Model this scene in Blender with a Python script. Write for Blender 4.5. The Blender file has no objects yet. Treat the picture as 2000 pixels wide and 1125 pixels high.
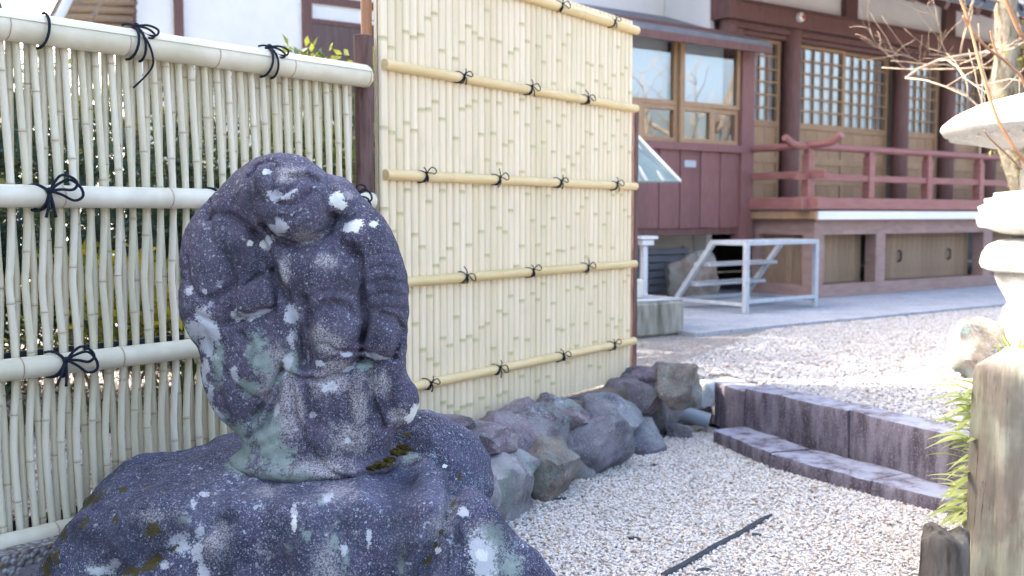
import bpy, bmesh, math, random
import numpy as np
from mathutils import Vector, Matrix, Quaternion

sc = bpy.context.scene
COL = sc.collection
R = math.radians
rnd = random.Random(7)

# ------------------------------------------------------------------ camera
PITCH, FPX, CAMZ = R(4.08), 2000.0, 1.13
cd = bpy.data.cameras.new("camera"); cam = bpy.data.objects.new("camera", cd); COL.objects.link(cam)
cam.location = (0, 0, CAMZ); cam.rotation_euler = (R(90) - PITCH, 0, 0)
cd.sensor_width = 36.0; cd.lens = 36.0; cd.clip_start = 0.05; cd.clip_end = 600
cd.dof.use_dof = True; cd.dof.focus_distance = 2.6; cd.dof.aperture_fstop = 4.0
sc.camera = cam
# ------------------------------------------------------------------ light
SUN_EL = R(42); SUN_AZ = Vector((-0.985, 0.17, 0)).normalized()
SUN = Vector((SUN_AZ.x * math.cos(SUN_EL), SUN_AZ.y * math.cos(SUN_EL), math.sin(SUN_EL)))
w = bpy.data.worlds.new("World"); sc.world = w; w.use_nodes = True
nt = w.node_tree; nt.nodes.clear()
sky = nt.nodes.new("ShaderNodeTexSky"); sky.sky_type = 'NISHITA'; sky.sun_disc = False
sky.sun_elevation = SUN_EL; sky.sun_rotation = math.atan2(SUN_AZ.x, SUN_AZ.y)
sky.air_density = 1.0; sky.dust_density = 7.0; sky.ozone_density = 1.0
bgn = nt.nodes.new("ShaderNodeBackground"); bgn.inputs[1].default_value = 0.15
wo = nt.nodes.new("ShaderNodeOutputWorld")
nt.links.new(sky.outputs[0], bgn.inputs[0]); nt.links.new(bgn.outputs[0], wo.inputs[0])
sd = bpy.data.lights.new("sun", 'SUN'); sd.energy = 2.0; sd.angle = R(0.53); sd.color = (1.0, 0.95, 0.87)
sun = bpy.data.objects.new("sun", sd); COL.objects.link(sun)
sun.rotation_euler = (-SUN).to_track_quat('-Z', 'Y').to_euler(); sun.location = SUN * 30
# ------------------------------------------------------------------ exposure
sc.view_settings.view_transform = 'Standard'; sc.view_settings.look = 'None'
sc.view_settings.gamma = 1.0; sc.view_settings.exposure = 2.72
sc.cycles.use_denoising = True
sc.cycles.max_bounces = 6; sc.cycles.diffuse_bounces = 3; sc.cycles.use_adaptive_sampling = True; sc.cycles.adaptive_threshold = .02; sc.cycles.glossy_bounces = 3
sc.cycles.transmission_bounces = 4; sc.cycles.transparent_max_bounces = 6
sc.cycles.caustics_reflective = False; sc.cycles.caustics_refractive = False

# ------------------------------------------------------------------ survey helpers (turn a sighting into a point of the place)
CAM = np.array([0, 0, CAMZ])
def ray(px, py):
    x = (px - 1000) / FPX; y = (562.5 - py) / FPX
    return np.array([x, math.cos(PITCH) + y * math.sin(PITCH), -math.sin(PITCH) + y * math.cos(PITCH)])
def z_at(px, py, z): d = ray(px, py); return CAM + d * ((z - CAMZ) / d[2])
def y_at(px, py, Y): d = ray(px, py); return CAM + d * (Y / d[1])
def on_plane(px, py, o, n):
    d = ray(px, py); return CAM + d * (((np.array(o) - CAM) @ n) / (d @ n))

# ------------------------------------------------------------------ mesh helpers
class MB:
    """collects faces of ONE piece"""
    def __init__(s): s.v = []; s.f = []; s.a = None
    def add(s, vs, fs):
        b = len(s.v); s.v += [tuple(map(float, p)) for p in vs]; s.f += [tuple(b + i for i in f) for f in fs]; return s
    def box(s, c, sz, ax=None, bev=0.0):
        c = np.array(c, float); h = np.array(sz, float) / 2
        A = np.eye(3) if ax is None else np.array(ax, float)
        if bev <= 0:
            P = [(x, y, z) for z in (-1, 1) for y in (-1, 1) for x in (-1, 1)]
            vs = [c + A.T @ (np.array(p) * h) for p in P]
            return s.add(vs, [(0, 2, 3, 1), (4, 5, 7, 6), (0, 1, 5, 4), (2, 6, 7, 3), (0, 4, 6, 2), (1, 3, 7, 5)])
        b = min(bev, *(h * .9)); vs = []; idx = {}
        for sx in (-1, 1):
            for sy in (-1, 1):
                for sz_ in (-1, 1):
                    for k in range(3):
                        q = np.array([sx, sy, sz_]) * (h - b); q[k] = (sx, sy, sz_)[k] * h[k]
                        idx[(sx, sy, sz_, k)] = len(vs); vs.append(c + A.T @ q)
        fs = []
        for k in range(3):
            a, d = (k + 1) % 3, (k + 2) % 3
            for sg in (-1, 1):
                q = []
                for (u, v_) in ((-1, -1), (1, -1), (1, 1), (-1, 1)):
                    t = [0, 0, 0]; t[k] = sg; t[a] = u; t[d] = v_; q.append(idx[(*t, k)])
                fs.append(tuple(q if sg > 0 else q[::-1]))
            for u in (-1, 1):
                for v_ in (-1, 1):
                    lo = [0, 0, 0]; lo[a] = u; lo[d] = v_; lo[k] = -1; hi = list(lo); hi[k] = 1
                    q = (idx[(*lo, a)], idx[(*hi, a)], idx[(*hi, d)], idx[(*lo, d)])
                    fs.append(q if u * v_ < 0 else q[::-1])
        for sx in (-1, 1):
            for sy in (-1, 1):
                for sz_ in (-1, 1):
                    q = tuple(idx[(sx, sy, sz_, k)] for k in range(3)); fs.append(q if sx * sy * sz_ > 0 else q[::-1])
        return s.add(vs, fs)
    def tube(s, path, rad, n=8, cap=True, squash=1.0):
        P = [np.array(p, float) for p in path]; m = len(P)
        r = [rad] * m if not hasattr(rad, '__len__') else list(rad)
        up = None; vs = []
        for i in range(m):
            t = P[min(i + 1, m - 1)] - P[max(i - 1, 0)]; t = t / (np.linalg.norm(t) + 1e-12)
            if up is None:
                up = np.cross(t, [0, 0, 1.0]) if abs(t[2]) < .9 else np.cross(t, [0, 1.0, 0])
            up = up - t * (up @ t); up /= np.linalg.norm(up) + 1e-12; sd_ = np.cross(t, up)
            for k in range(n):
                a = 2 * math.pi * k / n
                vs.append(P[i] + r[i] * (math.cos(a) * up + squash * math.sin(a) * sd_))
        fs = [(i * n + k, i * n + (k + 1) % n, (i + 1) * n + (k + 1) % n, (i + 1) * n + k) for i in range(m - 1) for k in range(n)]
        if cap: fs += [tuple(range(n))[::-1], tuple((m - 1) * n + k for k in range(n))]
        return s.add(vs, fs)
    def lathe(s, c, prof, n=32, wob=None, closed=True):
        vs = []
        for j, (r, z) in enumerate(prof):
            for k in range(n):
                a = 2 * math.pi * k / n; rr = r * (wob(a, j) if wob else 1)
                vs.append((c[0] + rr * math.cos(a), c[1] + rr * math.sin(a), c[2] + z))
        m = len(prof)
        fs = [(j * n + k, j * n + (k + 1) % n, (j + 1) * n + (k + 1) % n, (j + 1) * n + k) for j in range(m - 1) for k in range(n)]
        if closed: fs += [tuple(range(n))[::-1], tuple((m - 1) * n + k for k in range(n))]
        return s.add(vs, fs)
    def prism(s, poly, z0, z1):
        n = len(poly)
        return s.add([(x, y, z0) for x, y in poly] + [(x, y, z1) for x, y in poly],
                     [tuple(range(n))[::-1], tuple(range(n, 2 * n))] + [(i, (i + 1) % n, n + (i + 1) % n, n + i) for i in range(n)])
    def mesh(s, name):
        me = bpy.data.meshes.new(name); me.from_pydata(s.v, [], s.f); me.update(); return me

def np_mesh(name, V, F):
    me = bpy.data.meshes.new(name); V = np.asarray(V, np.float32); F = np.asarray(F, np.int32); k = F.shape[1]
    me.vertices.add(len(V)); me.vertices.foreach_set("co", V.ravel())
    me.loops.add(F.size); me.loops.foreach_set("vertex_index", F.ravel())
    me.polygons.add(len(F)); me.polygons.foreach_set("loop_start", np.arange(0, F.size, k, dtype=np.int32))
    me.update(calc_edges=True); me.validate(); return me

def ob(name, m, mat, parent=None, loc=None, rot=None, smooth=False, kind=None, scale=None, angle=None):
    me = m.mesh(name) if isinstance(m, MB) else m
    o = bpy.data.objects.new(name, me); COL.objects.link(o)
    if mat is not None and not me.materials: me.materials.append(mat)
    if smooth:
        me.polygons.foreach_set("use_smooth", [True] * len(me.polygons))
        if angle:
            try: me.set_sharp_from_angle(angle=R(angle))
            except Exception: pass
    if loc is not None: o.location = loc
    if rot is not None: o.rotation_euler = rot
    if scale is not None: o.scale = scale
    if parent is not None:
        o.parent = parent; o.matrix_parent_inverse = MW[parent.name].inverted()
    MW[o.name] = o.matrix_basis.copy()
    if kind: o["kind"] = kind
    return o
MW = {}
def tag(o, label, cat, group=None):
    o["label"] = label; o["category"] = cat
    if group: o["group"] = group
    return o
def thing(name, loc, label, cat, group=None):
    o = bpy.data.objects.new(name, None); COL.objects.link(o); o.location = tuple(map(float, loc)); o.empty_display_size = .1
    MW[o.name] = Matrix.Translation(o.location)
    return tag(o, label, cat, group)

# ------------------------------------------------------------------ noise and implicit surfaces
def vnoise(p, seed=0):
    """smooth value noise, p (...,3) -> -1..1"""
    T = np.random.RandomState(seed).rand(32, 32, 32).astype(np.float32) * 2 - 1
    i = np.floor(p).astype(np.int32); f = (p - i).astype(np.float32); f = f * f * (3 - 2 * f); i &= 31
    x0, y0, z0 = i[..., 0], i[..., 1], i[..., 2]; x1, y1, z1 = (x0 + 1) & 31, (y0 + 1) & 31, (z0 + 1) & 31
    fx, fy, fz = f[..., 0], f[..., 1], f[..., 2]
    a = T[x0, y0, z0] * (1 - fx) + T[x1, y0, z0] * fx; b = T[x0, y1, z0] * (1 - fx) + T[x1, y1, z0] * fx
    c = T[x0, y0, z1] * (1 - fx) + T[x1, y0, z1] * fx; d = T[x0, y1, z1] * (1 - fx) + T[x1, y1, z1] * fx
    return (a * (1 - fy) + b * fy) * (1 - fz) + (c * (1 - fy) + d * fy) * fz
def fbm(p, oct=3, seed=0):
    s = 0; a = 1.0
    for k in range(oct): s = s + a * vnoise(p * 2 ** k + 7.3 * k, seed + k); a *= .5
    return s
def surface_net(fn, lo, hi, h):
    lo = np.array(lo, float); hi = np.array(hi, float); N = np.ceil((hi - lo) / h).astype(int) + 1
    ax = [lo[k] + h * np.arange(N[k]) for k in range(3)]
    G = np.stack(np.meshgrid(*ax, indexing='ij'), -1).astype(np.float32)
    D = fn(G).astype(np.float32); S = D < 0
    M = N - 1
    acc = np.zeros((*M, 3), np.float32); cnt = np.zeros(M, np.float32)
    corners = [(i, j, k) for i in (0, 1) for j in (0, 1) for k in (0, 1)]
    sl = lambda c: tuple(slice(c[a], c[a] + M[a]) for a in range(3))
    for a in range(3):
        for c in corners:
            if c[a]: continue
            e = list(c); e[a] = 1
            d0, d1 = D[sl(c)], D[sl(e)]; x = (d0 < 0) != (d1 < 0)
            t = np.where(x, d0 / np.where(x, d0 - d1, 1), 0)
            for b in range(3): acc[..., b] += np.where(x, c[b] + (t if b == a else 0), 0)
            cnt += x
    has = cnt > 0; idx = -np.ones(M, np.int64); idx[has] = np.arange(has.sum())
    base = np.stack(np.nonzero(has), -1)
    V = lo + h * (base + acc[has] / cnt[has][:, None]); F = []
    for a in range(3):
        b, c = (a + 1) % 3, (a + 2) % 3
        s0 = [slice(1, M[k]) for k in range(3)]; s0[a] = slice(0, M[a]); s1 = list(s0); s1[a] = slice(1, M[a] + 1)
        A, B = S[tuple(s0)], S[tuple(s1)]; x = A != B
        q = np.stack(np.nonzero(x), -1); q[:, b] += 1; q[:, c] += 1
        if not len(q): continue
        g = lambda db, dc: idx[tuple((q - (np.eye(3, dtype=int)[b] * db + np.eye(3, dtype=int)[c] * dc)).T)]
        f = np.stack([g(0, 0), g(1, 0), g(1, 1), g(0, 1)], -1)
        fl = ~A[x]; f[fl] = f[fl][:, ::-1]; F.append(f)
    return V, np.concatenate(F)
def smin(a, b, k):
    h = np.clip(.5 + .5 * (b - a) / k, 0, 1); return b * (1 - h) + a * h - k * h * (1 - h)
def smax(a, b, k): return -smin(-a, -b, k)
def ell(p, c, r, rot=0):
    q = p - np.array(c, np.float32)
    if rot:
        ca, sa = math.cos(R(rot)), math.sin(R(rot)); q = np.stack([q[..., 0] * ca + q[..., 1] * sa, -q[..., 0] * sa + q[..., 1] * ca, q[..., 2]], -1)
    r = np.array(r, np.float32); k0 = np.sqrt(((q / r) ** 2).sum(-1)); k1 = np.sqrt(((q / r ** 2) ** 2).sum(-1)) + 1e-6
    return k0 * (k0 - 1) / k1
def dist_poly(u, v, pts):
    d = np.full(u.shape, 1e9, np.float32)
    for (x0, y0), (x1, y1) in zip(pts[:-1], pts[1:]):
        dx, dy = x1 - x0, y1 - y0; t = np.clip(((u - x0) * dx + (v - y0) * dy) / (dx * dx + dy * dy + 1e-9), 0, 1)
        d = np.minimum(d, np.hypot(u - x0 - t * dx, v - y0 - t * dy))
    return d
def smooth_path(pts, n=6):
    P = [np.array(p, float) for p in pts]; P = [2 * P[0] - P[1]] + P + [2 * P[-1] - P[-2]]; out = []
    for i in range(1, len(P) - 2):
        for t in np.linspace(0, 1, n, endpoint=False):
            a, b, c, d = P[i - 1:i + 3]
            out.append(.5 * (2 * b + (c - a) * t + (2 * a - 5 * b + 4 * c - d) * t * t + (3 * b - a - 3 * c + d) * t ** 3))
    return out + [P[-2]]
def attr(me, name, vals):
    a = me.attributes.new(name, 'FLOAT', 'POINT'); a.data.foreach_set("value", np.asarray(vals, np.float32))

# ------------------------------------------------------------------ materials
class NT:
    def __init__(s, name):
        s.m = bpy.data.materials.new(name); s.m.use_nodes = True; s.t = s.m.node_tree; s.t.nodes.clear()
        s.out = s.t.nodes.new("ShaderNodeOutputMaterial"); s.b = s.t.nodes.new("ShaderNodeBsdfPrincipled")
        s.t.links.new(s.b.outputs[0], s.out.inputs[0]); s.tc = None
    def put(s, sock, v):
        if hasattr(v, 'is_linked') or isinstance(v, bpy.types.NodeSocket): s.t.links.new(v, sock)
        else: sock.default_value = v
    def n(s, typ, ins=None, **kw):
        x = s.t.nodes.new("ShaderNode" + typ)
        for k, v in kw.items(): setattr(x, k, v)
        for k, v in (ins or {}).items(): s.put(x.inputs[k], v)
        return x
    def co(s, scale=(1, 1, 1), kind='Object'):
        if s.tc is None: s.tc = s.n('TexCoord')
        return s.n('Mapping', {0: s.tc.outputs[kind], 3: scale}).outputs[0]
    def noise(s, scale, detail=4, rough=.55, vec=None, dist=0):
        return s.n('TexNoise', {'Vector': vec if vec is not None else s.co(), 'Scale': scale, 'Detail': detail, 'Roughness': rough, 'Distortion': dist}).outputs[0]
    def ramp(s, f, stops, interp='LINEAR'):
        r = s.n('ValToRGB', {0: f}); e = r.color_ramp; e.interpolation = interp
        while len(e.elements) < len(stops): e.elements.new(.5)
        for el, (p, c) in zip(e.elements, stops): el.position = p; el.color = (*(c if hasattr(c, '__len__') else (c, c, c)), 1)
        return r.outputs[0]
    def mix(s, f, a, b, mode='MIX'):
        x = s.n('Mix', data_type='RGBA', blend_type=mode)
        for i, v in ((0, f), (6, a), (7, b)):
            if not isinstance(v, bpy.types.NodeSocket) and i and len(v) == 3: v = (*v, 1)
            s.put(x.inputs[i], v)
        return x.outputs[2]
    def math(s, op, a, b=0.0, c=None):
        x = s.n('Math', operation=op); s.put(x.inputs[0], a); s.put(x.inputs[1], b)
        if c is not None: s.put(x.inputs[2], c)
        return x.outputs[0]
    def step(s, f, lo, hi): return s.n('MapRange', {0: f, 1: lo, 2: hi}, interpolation_type='SMOOTHSTEP').outputs[0]
    def at(s, name): return s.n('Attribute', attribute_name=name).outputs['Fac']
    def bump(s, h, strength=.5, dist=.01, normal=None):
        x = s.n('Bump', {'Strength': strength, 'Distance': dist, 'Height': h})
        if normal is not None: s.put(x.inputs['Normal'], normal)
        s.t.links.new(x.outputs[0], s.b.inputs['Normal']); return x.outputs[0]
    def fin(s, col, rough=.7, spec=.3):
        s.put(s.b.inputs['Base Color'], (*col, 1) if not isinstance(col, bpy.types.NodeSocket) and len(col) == 3 else col)
        s.put(s.b.inputs['Roughness'], rough); s.b.inputs['Specular IOR Level'].default_value = spec; return s.m

def plain(name, a, b, scale=8, rough=.7, stretch=(1, 1, 1), bump=.2, bd=.004, detail=5, spec=.3, fine=None, per=0.0):
    """two-tone procedural surface; stretch <1 along an axis draws grain that way; per = value shift from piece to piece"""
    t = NT(name); v = t.co(stretch); f = t.noise(scale, detail, .6, v)
    c = t.ramp(f, [(.3, a), (.7, b)])
    if fine: c = t.mix(t.step(t.noise(fine, 3, .6, v), .5, .75), c, tuple(.6 * x for x in a))
    if per:
        oi = t.n('ObjectInfo'); k = t.n('MapRange', {0: oi.outputs['Random'], 3: 1 - per, 4: 1 + per}).outputs[0]
        c = t.mix(1.0, c, t.n('CombineColor', {0: k, 1: k, 2: k}).outputs[0], 'MULTIPLY')
    if bump: t.bump(t.noise(scale * 3, 4, .6, v), bump, bd)
    return t.fin(c, rough, spec)

def m_bamboo(name, c_lo, c_hi, node_c, grain=(60, 60, 1.2), per=.06, stain=None):
    t = NT(name); v = t.co(grain); f = t.noise(1.0, 5, .6, v); g = t.noise(5.5, 4, .6)
    c = t.mix(t.step(f, .3, .75), c_lo, c_hi)
    c = t.mix(t.math('MULTIPLY', t.step(g, .5, .8), .35), c, stain or tuple(.8 * x for x in c_lo))
    oi = t.n('ObjectInfo'); k = t.n('MapRange', {0: oi.outputs['Random'], 3: 1 - per, 4: 1 + per}).outputs[0]
    c = t.mix(1.0, c, t.n('CombineColor', {0: k, 1: k, 2: t.math('POWER', k, 1.6)}).outputs[0], 'MULTIPLY')
    c = t.mix(t.at('node'), c, node_c)
    t.bump(f, .12, .002)
    return t.fin(c, .42, .35)
M = {}
M['slat'] = m_bamboo('bamboo_strip_cream', (.70, .585, .385), (.79, .69, .50), (.48, .44, .22))
M['rail_tan'] = m_bamboo('bamboo_rail_tan', (.63, .48, .22), (.70, .56, .31), (.45, .36, .18), grain=(8, 8, 60))
M['pole'] = m_bamboo('bamboo_pole_pale', (.62, .57, .42), (.72, .68, .54), (.44, .33, .22), per=.08, stain=(.52, .50, .36))
M['rail_pale'] = m_bamboo('bamboo_rail_pale', (.60, .56, .42), (.74, .70, .57), (.35, .19, .12), grain=(7, 7, 7), stain=(.50, .48, .37))
M['rope'] = plain('black_hemp_rope', (.006, .009, .018), (.020, .028, .048), 300, .9, bump=.8, bd=.002)
M['post_brown'] = plain('brown_carved_post', (.075, .040, .035), (.17, .105, .095), 40, .75, (1, 1, .12), .5, .003, fine=60)
M['post_tan'] = plain('tan_copper_post', (.34, .17, .09), (.42, .23, .13), 30, .5, (1, 1, .1), .1)
M['redwood'] = plain('oxide_red_stained_wood', (.175, .080, .077), (.260, .132, .126), 14, .6, (6, 6, .5), .15, per=.10)
M['redrail'] = plain('oxide_red_painted_rail', (.27, .112, .102), (.335, .158, .142), 9, .5, (.6, .6, 3), .12, per=.06)
M['darkwood'] = plain('dark_brown_stained_timber', (.125, .062, .056), (.19, .102, .094), 10, .55, (4, 4, .5), .15)
M['tanwood'] = plain('honey_brown_cedar', (.33, .205, .115), (.46, .305, .185), 9, .5, (10, 10, .6), .1, fine=22, per=.08)
M['board'] = plain('weathered_brown_cedar_board', (.21, .143, .092), (.37, .265, .175), 8, .65, (12, 12, .5), .2, fine=16, per=.10)
M['framewood'] = plain('pinkish_brown_timber', (.27, .175, .150), (.37, .255, .225), 7, .6, (.8, .8, 3), .15)
M['plaster'] = plain('white_lime_plaster', (.78, .78, .77), (.86, .86, .85), 3, .85, bump=.1, bd=.003)
M['plaster_grey'] = plain('greyed_foundation_plaster', (.42, .40, .35), (.55, .53, .48), 5, .9, bump=.2)
M['greyslat'] = plain('grey_weathered_slat', (.20, .21, .26), (.30, .31, .36), 12, .8, (.5, .5, 5), .2, per=.08)
M['white_paint'] = plain('white_painted_board_edge', (.80, .80, .80), (.86, .86, .86), 6, .5, bump=.05)
M['steel'] = plain('galvanised_steel', (.33, .37, .42), (.46, .50, .55), 22, .45, bump=.1, spec=.6)
M['tile'] = plain('dark_grey_roof_tile', (.045, .055, .075), (.085, .095, .115), 9, .45, bump=.2)
M['sheet'] = plain('slate_grey_sheet_roof', (.13, .14, .17), (.19, .20, .23), 7, .5, bump=.1)
M['greenroof'] = plain('pale_green_sheet_metal', (.12, .18, .18), (.19, .25, .245), 6, .4, bump=.1, spec=.5)
M['concrete'] = plain('blue_grey_concrete', (.30, .32, .36), (.40, .42, .46), 4, .85, bump=.3, fine=30)
M['earth'] = plain('brown_soil_mortar', (.12, .095, .08), (.21, .175, .15), 14, .95, bump=.8, bd=.01)
M['pvc'] = plain('grey_pvc_pipe', (.20, .25, .30), (.25, .30, .35), 10, .4, bump=.05)
M['pvc_in'] = plain('dark_pipe_mouth', (.02, .02, .02), (.05, .04, .03), 20, .8, bump=0)
M['edging'] = plain('dark_plastic_edging', (.018, .024, .034), (.045, .055, .07), 30, .6, bump=.2)
M['paper'] = plain('shoji_screen_paper', (.72, .76, .82), (.82, .85, .90), 5, .8, bump=0)
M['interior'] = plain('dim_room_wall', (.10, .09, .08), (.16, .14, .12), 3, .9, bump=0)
M['bark'] = plain('grey_mossy_bark', (.10, .085, .06), (.30, .27, .21), 20, .9, (1, 1, .35), 1.0, .012, fine=35)
M['twig'] = plain('pale_twig', (.26, .19, .13), (.42, .34, .26), 25, .7, bump=.3)
M['shoot'] = plain('reddish_young_shoot', (.32, .15, .08), (.44, .25, .13), 18, .55, bump=.2)
M['granite'] = plain('weathered_granite_kerb', (.085, .07, .085), (.24, .225, .25), 7, .9, (1, 1, .5), .5, .006, fine=90)
M['graystone'] = plain('pale_grey_granite', (.30, .33, .36), (.42, .45, .47), 10, .85, bump=.3, fine=120)
M['lantern'] = plain('pale_carved_granite', (.50, .49, .46), (.64, .63, .60), 9, .85, bump=.25, fine=110)
M['basin'] = plain('mossy_streaked_stone', (.10, .10, .075), (.40, .40, .36), 9, .9, (1.5, 1.5, .35), .4, .008)
def m_glass():
    t = NT('window_glass'); g = t.n('BsdfGlossy', {0: (.93, .96, 1, 1), 1: .02}); tr = t.n('BsdfTransparent', {0: (.88, .91, .92, 1)})
    fc = t.n('LayerWeight', {0: .5}).outputs['Facing']; fr_ = t.math('ADD', .15, t.math('MULTIPLY', t.math('POWER', fc, 4.0), .8))
    mx = t.n('MixShader', {0: fr_, 1: tr.outputs[0], 2: g.outputs[0]})
    # slight waviness of old panes
    bp = t.n('Bump', {'Strength': .06, 'Distance': .01, 'Height': t.noise(2.5, 2)}); t.t.links.new(bp.outputs[0], g.inputs['Normal'])
    t.t.links.new(mx.outputs[0], t.out.inputs[0]); return t.m
M['glass'] = m_glass()
def m_leaf(name, a, b, tr=.35):
    t = NT(name); geo = t.n('NewGeometry'); c = t.mix(geo.outputs['Random Per Island'], a, b)
    d = t.n('BsdfTranslucent', {0: t.mix(.5, c, (.55, .60, .10), 'MIX')}); t.fin(c, .5, .35)
    mx = t.n('MixShader', {0: tr, 1: t.b.outputs[0], 2: d.outputs[0]}); t.t.links.new(mx.outputs[0], t.out.inputs[0]); return t.m
M['leaf_dark'] = m_leaf('dark_evergreen_leaf', (.020, .045, .028), (.055, .10, .05), .15)
M['needle'] = m_leaf('blue_green_pine_needle', (.018, .05, .045), (.05, .10, .08), .15)
M['leaf_lime'] = m_leaf('lime_green_leaf', (.20, .27, .05), (.42, .43, .07), .4)
M['leaf_yellow'] = m_leaf('yellow_flower_leaf', (.66, .47, .03), (.42, .42, .06), .35)
M['leaf_fern'] = m_leaf('striped_fern_leaf', (.20, .27, .05), (.52, .56, .26), .35)
M['moss_tuft'] = m_leaf('golden_moss', (.14, .12, .03), (.34, .31, .08), .25)

def m_stone(name, dark, mid, dots=1.0, mintamt=0.0, patchy=0.0, green=(.21, .27, .25)):
    """weathered lava stone: grain, pale crustose lichen dots, and patches carried by point attributes"""
    t = NT(name); v = t.co()
    n1 = t.noise(5, 5, .6, v); n2 = t.noise(90, 5, .7, v); n3 = t.noise(17, 4, .6, v); n4 = t.noise(260, 3, .7, v)
    c = t.mix(t.step(n1, .3, .7), dark, mid)
    c = t.mix(t.math('MULTIPLY', t.step(n3, .45, .75), .55), c, (mid[0] * 1.25, mid[1] * 1.0, mid[2] * 1.15))
    c = t.mix(t.math('MULTIPLY', t.step(n2, .52, .68), .55 * dots), c, (.20, .195, .225))
    c = t.mix(t.math('MULTIPLY', t.step(n4, .53, .66), .75 * dots), c, (.34, .34, .40))
    c = t.mix(t.math('MULTIPLY', t.step(n2, .46, .32), .5), c, tuple(.45 * x for x in dark))
    for sc_, thr, col, pk in ((170, .24, (.42, .45, .52), .66), (95, .22, (.46, .52, .56), .80), (52, .17, (.44, .52, .54), .90)):
        vo = t.n('TexVoronoi', {'Vector': t.n('VectorMath', {0: v, 1: t.n('VectorMath', {0: t.n('TexNoise', {'Vector': v, 'Scale': sc_ * 1.6, 'Detail': 3.0}).outputs[1], 'Scale': .75 / sc_}, operation='SCALE').outputs[0]}, operation='ADD').outputs[0], 'Scale': sc_})
        pick = t.step(t.n('SeparateColor', {0: vo.outputs['Color']}).outputs[0], pk, pk + .02)
        dot = t.math('MULTIPLY', t.step(vo.outputs['Distance'], thr + .06, thr), pick)
        dot = t.math('MULTIPLY', dot, t.step(t.noise(sc_ / 9, 2, .5, v), .40, .58))
        c = t.mix(t.math('MULTIPLY', dot, .85 * dots), c, col)
    fl_ = t.step(t.math('ADD', t.noise(48, 6, .72, v), t.math('MULTIPLY', t.math('SUBTRACT', n1, .5), .35)), .62, .66); c = t.mix(t.math('MULTIPLY', fl_, .8 * dots), c, (.40, .44, .50))
    if patchy > .7:
        dr = t.noise(16, 5, .65, t.co((1, 1, .13))); c = t.mix(t.math('MULTIPLY', t.step(dr, .40, .30), .7), c, tuple(.45 * x for x in dark)); c = t.mix(t.math('MULTIPLY', t.math('MULTIPLY', t.step(dr, .60, .70), t.step(n4, .40, .58)), .65), c, (.33, .38, .46))
    if patchy:
        c = t.mix(t.math('MULTIPLY', t.step(t.math('ADD', t.noise(7, 6, .7, v), t.math('MULTIPLY', n2, .25)), .74, .84), patchy), c, (.40, .40, .44))
    br = t.math('ADD', t.math('MULTIPLY', t.math('SUBTRACT', t.noise(42, 6, .75, v), .5), 1.1), t.math('MULTIPLY', t.math('SUBTRACT', t.noise(170, 4, .75, v), .5), 1.0))
    def layer(c, name, col, op=.9, k=1.0, soft=.06):
        f = t.step(t.math('ADD', t.at(name), t.math('MULTIPLY', br, k)), -soft * .5, soft)
        return t.mix(t.math('MULTIPLY', f, op), c, col)
    c = t.mix(t.math('MULTIPLY', t.math('MULTIPLY', t.step(t.math('ADD', t.at('bleach'), t.math('MULTIPLY', br, 1.5)), -.35, .6), t.step(n4, .36, .60)), .85), c, t.mix(n3, (.34, .33, .35), (.50, .48, .47)))
    c = layer(c, 'mint', t.mix(n2, tuple(.7 * x for x in green), tuple(1.5 * x for x in green)), .85, 3.0, .5)
    c = layer(c, 'pale', t.mix(n2, (.40, .42, .47), (.54, .57, .61)), .9, 2.6, .16)
    c = layer(c, 'white', t.mix(n2, (.58, .60, .57), (.72, .74, .70)), .95, 1.6, .10)
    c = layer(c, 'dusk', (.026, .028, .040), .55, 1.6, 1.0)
    c = layer(c, 'moss', t.mix(n4, (.022, .019, .006), (.105, .088, .024)), .95, 3.0, .15)
    h = t.math('ADD', t.math('MULTIPLY', n2, .6), t.math('ADD', t.math('MULTIPLY', n4, .35), t.math('MULTIPLY', n3, .5)))
    t.bump(h, .55, .006)
    return t.fin(c, .88, .2)
M['statue'] = m_stone('weathered_lava_stone', (.036, .035, .058), (.088, .083, .124), .72)
M['boulder'] = m_stone('lichened_boulder_stone', (.024, .028, .053), (.078, .084, .134), .92, patchy=.8)
M['wallstone'] = [m_stone('retaining_stone_' + n, tuple(.55 * x for x in a), tuple(1.08 * x for x in b), d, patchy=p) for n, a, b, d, p in (
    ('purple', (.10, .072, .086), (.225, .175, .20), .8, .5), ('blue', (.10, .10, .125), (.235, .235, .275), .9, .5),
    ('brown', (.13, .105, .08), (.29, .24, .18), .7, .4), ('grey', (.13, .13, .14), (.31, .30, .30), .8, .6))]

# ================================================================== GROUND
ZT = 0.27                                              # height of the upper terrace above the sunken court
def m_gravel(name, cols, scale):
    t = NT(name); v = t.co(); vo = t.n('TexVoronoi', {'Vector': v, 'Scale': scale})
    c = t.ramp(t.n('SeparateColor', {0: vo.outputs['Color']}).outputs[0], cols, 'CONSTANT')
    c = t.mix(t.step(vo.outputs['Distance'], .42, .75), c, (.16, .14, .13)); t.bump(t.math('SUBTRACT', 1.0, vo.outputs['Distance']), .8, .01)
    return t.fin(c, .8)
GC = [(0, (.50, .49, .49)), (.3, (.62, .61, .60)), (.55, (.42, .41, .42)), (.7, (.58, .52, .44)), (.86, (.40, .30, .21)), (.95, (.28, .24, .22))]
M['gravel'] = m_gravel('pale_gravel_bed', [(p, tuple(.62 * x for x in c)) for p, c in GC], 75)
M['gravel_pink'] = m_gravel('pinkish_gravel_bed', [(0, (.42, .33, .31)), (.4, (.55, .48, .46)), (.7, (.30, .22, .19))], 60)
ob('ground', MB().add([(-300, -300, 0), (300, -300, 0), (300, 300, 0), (-300, 300, 0)], [(0, 1, 2, 3)]), M['gravel'], kind='structure')

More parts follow.
